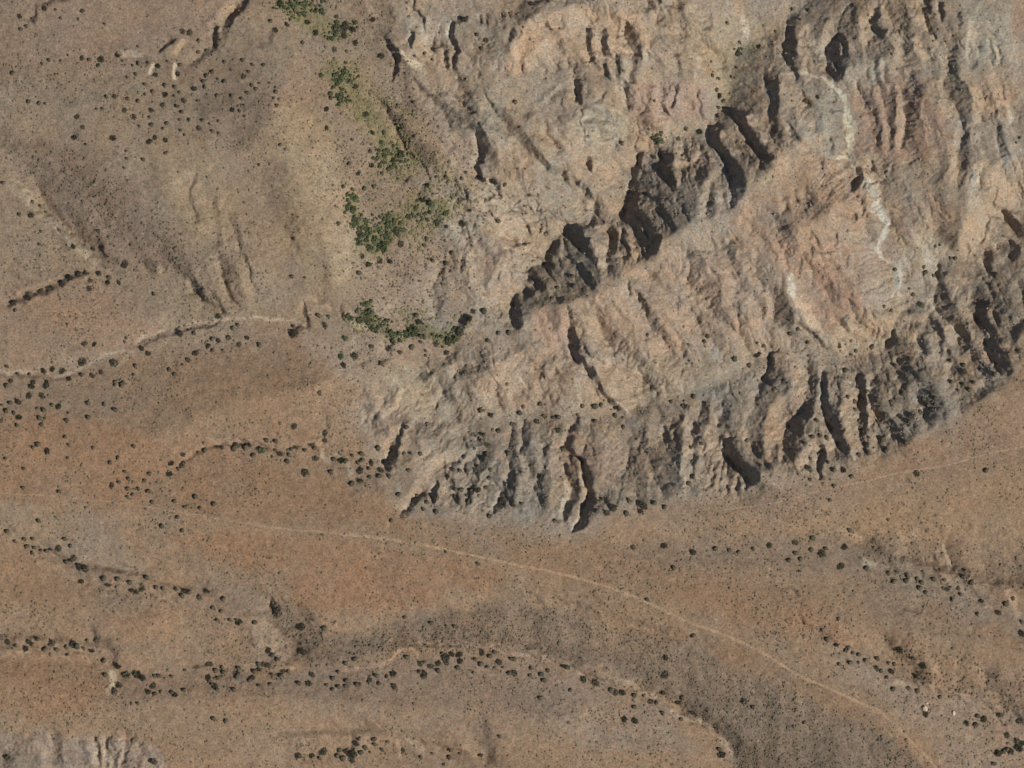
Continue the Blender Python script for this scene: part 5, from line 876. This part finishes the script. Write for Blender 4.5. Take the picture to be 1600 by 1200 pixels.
def name_plants(pts, kind, multi):
    out = {}; cl = {}
    for p in pts:
        k_ = min(range(len(PL)), key=lambda i: (PL[i][0]-p[0])**2+(PL[i][1]-p[1])**2); cl.setdefault(k_, []).append(p)
    for k_, ps in cl.items():
        ps.sort(key=lambda p: (p[0], p[1]))
        for i, p in enumerate(ps):
            if len(ps) == 1: t = f"{'the ' if 0 else ''}{kind} {PL[k_][2]}"
            elif i == len(ps)-1: t = f"rightmost {kind} {PL[k_][2]}"
            elif i == 0: t = f"leftmost {kind} {PL[k_][2]}"
            else: t = f"{kind} {ORD[i]} from left {PL[k_][2]}"
            out[p] = (t, 0)
    return out
def place(pts, meshes, nm, kind, cat, grp):
    lab = name_plants(pts, kind, True); first = {}
    for i, p in enumerate(pts):
        x, y, r_ = p; q = i % len(meshes)
        if q not in first: o = new_obj(nm, meshes[q]); first[q] = o
        else: o = first[q].copy(); C.collection.objects.link(o)
        jx = .4*math.sin(i*7.7); s = r_*S*(1.06-.02*r_)*(.92+.16*((i*37 % 11)/10))
        o.location = ((x-RX/2)*S, (RY/2-y)*S, float(sample(h, x, y))-.12*s)
        o.rotation_euler = (0, 0, (i*2.399) % 6.283); o.scale = (s*(1+.14*math.sin(i*3.1)), s*(1-.14*math.sin(i*3.1)), s*.62)
        props(o, lab[p][0], cat, grp)
place(dark, D_ME, "desert_shrub", "dark shrub", "shrub", "dark shrubs dotted along the gullies")
place(green, G_ME, "leafy_tree", "green bush", "bush", "green bushes in the damp drainages")

# ---------------------------------------------------------------- the uncounted low growth: tufts of dry brush all over the flats
def tufts(name, P, R, mat, seed, n=6, hgt=.6):
    r = np.random.default_rng(seed); K = len(P); a = np.arange(n)*2*np.pi/n
    rot = r.uniform(0, 6.28, (K, 1)); rr = R[:, None]*r.uniform(.65, 1.25, (K, n))
    z0 = sample(h, P[:, 0], P[:, 1])
    cx = (P[:, 0]-RX/2)*S; cy = (RY/2-P[:, 1])*S
    ring = np.stack([cx[:, None]+rr*np.cos(a+rot), cy[:, None]+rr*np.sin(a+rot), np.broadcast_to((z0-.12-.1*R)[:, None], (K, n))], -1)
    r2 = rr*.62
    mid = np.stack([cx[:, None]+r2*np.cos(a+rot+.3), cy[:, None]+r2*np.sin(a+rot+.3), z0[:, None]+hgt*R[:, None]*r.uniform(.6, 1.1, (K, n))], -1)
    top = np.stack([cx, cy, z0+hgt*R*1.1], -1)[:, None]
    V = np.concatenate([ring, mid, top], 1); b = (np.arange(K)*(2*n+1))[:, None]
    k_ = np.arange(n); k2 = (k_+1) % n
    T = np.concatenate([np.stack([b+k_, b+k2, b+n+k2], -1), np.stack([b+k_, b+n+k2, b+n+k_], -1), np.stack([b+n+k_, b+n+k2, np.broadcast_to(b+2*n, (K, n))], -1)], 1)
    return new_obj(name, np_mesh(name, V.reshape(-1, 3), T.reshape(-1, 3), None, [mat], None, False))
rp = np.array(rest); o = tufts("small_shrubs", rp[:, :2], rp[:, 2]*S*1.0, M_dark, 5, 7, .7)
props(o, "smaller dark shrubs and twiggy bushes scattered between the larger ones", "shrubs", None, "stuff")
dens = .08+1.1*(1-BAD)*np.clip(.5+fbm(70, 3, 130), .1, 1.2)
GS = smap(1, [(440,955),(560,1000),(700,960),(850,950),(1100,1020),(1400,1150),(1500,1230),(1150,1230),(1120,1150),(1000,1065),(800,1010),(620,1030),(480,1040)], 14)
dens += 1.3*GS+.8*smap(1, [(10,210),(120,230),(220,300),(320,400),(300,430),(180,420),(90,340),(20,260)], 14)
dens += .8*smap(1, [(480,60),(700,200),(780,300),(700,500),(560,540),(540,300),(500,180)], 20)+.9*smap(1, [(1380,990),(1500,1020),(1620,1080),(1620,1150),(1500,1100),(1400,1060)], 12)
rq = np.random.default_rng(77); N = 330000
Q = np.stack([rq.uniform(-M+3, RX+M-3, N), rq.uniform(-M+3, RY+M-3, N)], 1)
Q = Q[rq.random(N) < sample(dens, Q[:, 0], Q[:, 1])*.22]
R_ = rq.gamma(4, .17, len(Q)).clip(.3, 1.4)
o = tufts("dry_brush", Q, R_, M_dry, 8, 5, .6)
props(o, "countless low tufts of dry brush speckling the flats and slopes", "brush", None, "stuff")
d2 = .025*(1-BAD)+.5*GS*np.clip(.6+fbm(60, 3, 131), 0, 1.5)+.35*smap(1, [(10,210),(120,230),(220,300),(320,400),(300,430),(180,420),(90,340),(20,260)], 14)+.45*smap(1, [(1380,990),(1500,1020),(1620,1080),(1620,1150),(1500,1100),(1400,1060)], 12)
d2 += .4*smap(1, [(1345,835),(1480,850),(1620,880),(1620,930),(1500,900),(1380,880)], 10)+.35*smap(1, [(420,930),(450,950),(510,1000),(480,1030),(440,980)], 10)+.25*smap(1, [(300,650),(430,640),(440,690),(350,690)], 12)+.3*smap(1, [(180,730),(330,740),(330,810),(180,790)], 14)+.25*smap(1, [(480,60),(700,200),(780,300),(700,500),(560,540),(540,300),(500,180)], 20)+.02*BAD+.10*smap(1, [(640,650),(800,640),(960,625),(1100,580),(1250,545),(1390,530),(1440,450),(1470,480),(1400,570),(1200,600),(1060,650),(800,675),(640,690)], 8)
Q = np.stack([rq.uniform(-M+3, RX+M-3, 60000), rq.uniform(-M+3, RY+M-3, 60000)], 1)
Q = Q[rq.random(60000) < sample(d2, Q[:, 0], Q[:, 1])*.62]
o = tufts("sage_brush", Q, rq.gamma(5, .22, len(Q)).clip(.5, 2.1), leaf_material("sage_foliage", (.10, .086, .06), (.175, .15, .105)), 9, 6, .5)
props(o, "olive brown sage brush speckling the grey slopes and open flats", "brush", None, "stuff")
gm = sum(.8*smap(1, [(cx-rx, cy-ry*.5), (cx, cy-ry), (cx+rx, cy-ry*.4), (cx+rx*.8, cy+ry*.7), (cx-.2*rx, cy+ry), (cx-rx*.9, cy+.5*ry)], 5) for cx, cy, rx, ry in ((550,325,14,26),(585,365,34,30),(610,350,20,24),(650,330,18,14),(540,115,22,18),(530,145,16,20),(470,10,44,16),(610,245,30,22),(572,490,14,22),(590,505,18,14),(620,522,18,12),(700,525,26,16),(650,515,20,12),(530,45,26,18),(1030,215,12,6),(1155,78,9,7),(1120,115,7,5)))
Q = np.stack([rq.uniform(380, 1220, 40000), rq.uniform(-20, 560, 40000)], 1)
Q = Q[rq.random(40000) < sample(gm, Q[:, 0], Q[:, 1])*.8]
o = tufts("green_undergrowth", Q, rq.gamma(5, .27, len(Q)).clip(.5, 2.6), M_green, 10, 6, .6)
props(o, "low green undergrowth filling the damp seeps around the green bushes", "undergrowth", None, "stuff")
gq = .9*smap(1, [(490,85),(560,95),(640,180),(700,260),(730,310),(700,370),(620,410),(555,400),(530,300),(590,260),(540,170)], 14)+.8*smap(1, [(540,470),(600,480),(740,490),(735,540),(600,530),(545,505)], 10)+.5*smap(1, [(430,-10),(520,10),(580,60),(520,70),(440,30)], 12)
Q = np.stack([rq.uniform(400, 760, 30000), rq.uniform(-20, 560, 30000)], 1)
Q = Q[rq.random(30000) < sample(gq*np.clip(.5+fbm(30, 2, 132), 0, 1.3), Q[:, 0], Q[:, 1])*.6]
o = tufts("seep_grass", Q, rq.gamma(4, .26, len(Q)).clip(.4, 2.2), leaf_material("seep_grass", (.12, .115, .05), (.22, .195, .095)), 14, 6, .35)
props(o, "yellow green grass between the bushes of the damp drainage at upper centre", "grass", None, "stuff")
# ---------------------------------------------------------------- pale boulder
def rock(name, x, y, rx, ry, rz, seed, label):
    import bmesh
    bm = bmesh.new(); bmesh.ops.create_icosphere(bm, subdivisions=4, radius=1)
    r = np.random.default_rng(seed); pl = [(v/np.linalg.norm(v), r.uniform(.62, .9)) for v in r.normal(size=(16, 3))]
    for v in bm.verts:
        c = np.array(v.co)
        for n_, d_ in pl:
            t = c@n_-d_
            if t > 0: c = c-n_*t*.9
        c *= 1+.03*math.sin(c[0]*17+c[1]*13)*math.sin(c[2]*19)
        v.co = (c[0]*rx, c[1]*ry, c[2]*rz)
    me = bpy.data.meshes.new(name); bm.to_mesh(me); bm.free(); me.materials.append(M_rock)
    o = new_obj(name, me); o.location = ((x-RX/2)*S, (RY/2-y)*S, float(sample(h, x, y))+.35*rz); props(o, label, "boulder")
    return o
M_rock = soil_material("pale_rock", False, tuple(lin((205, 188, 160))), .5)
rock("boulder", 1446, 1108, 3.0, 3.0, 2.4, 3, "large pale cream boulder with a dark shrub at its lower foot").rotation_euler.z = .5
rock("boulder", 1449, 1099.5, 1.4, 1.2, 1.0, 4, "small pale rock just above the large cream boulder")
rock("boulder", 1491, 1115, 1.8, 2.4, 1.1, 6, "low pinkish rock right of the large cream boulder")

# loose stones on the bare slopes and along the foot of the cuts
gy_, gx_ = np.gradient(h, cell); rk = BAD*np.clip(np.hypot(gx_, gy_)-.15, 0, .6)*np.clip(.3+1.2*fbm(40, 3, 140), 0, 1.5)
Q = np.stack([rq.uniform(560, RX+M-3, 60000), rq.uniform(-M+3, 820, 60000)], 1)
Q = Q[rq.random(60000) < sample(rk, Q[:, 0], Q[:, 1])*.9]
o = tufts("loose_stones", Q, rq.gamma(3, .15, len(Q)).clip(.2, 1.5), soil_material("slope_stone", False, tuple(lin((158, 140, 120))), .6), 12, 5, .8)
props(o, "loose stones and small blocks strewn over the bare eroded slopes", "stones", None, "stuff")
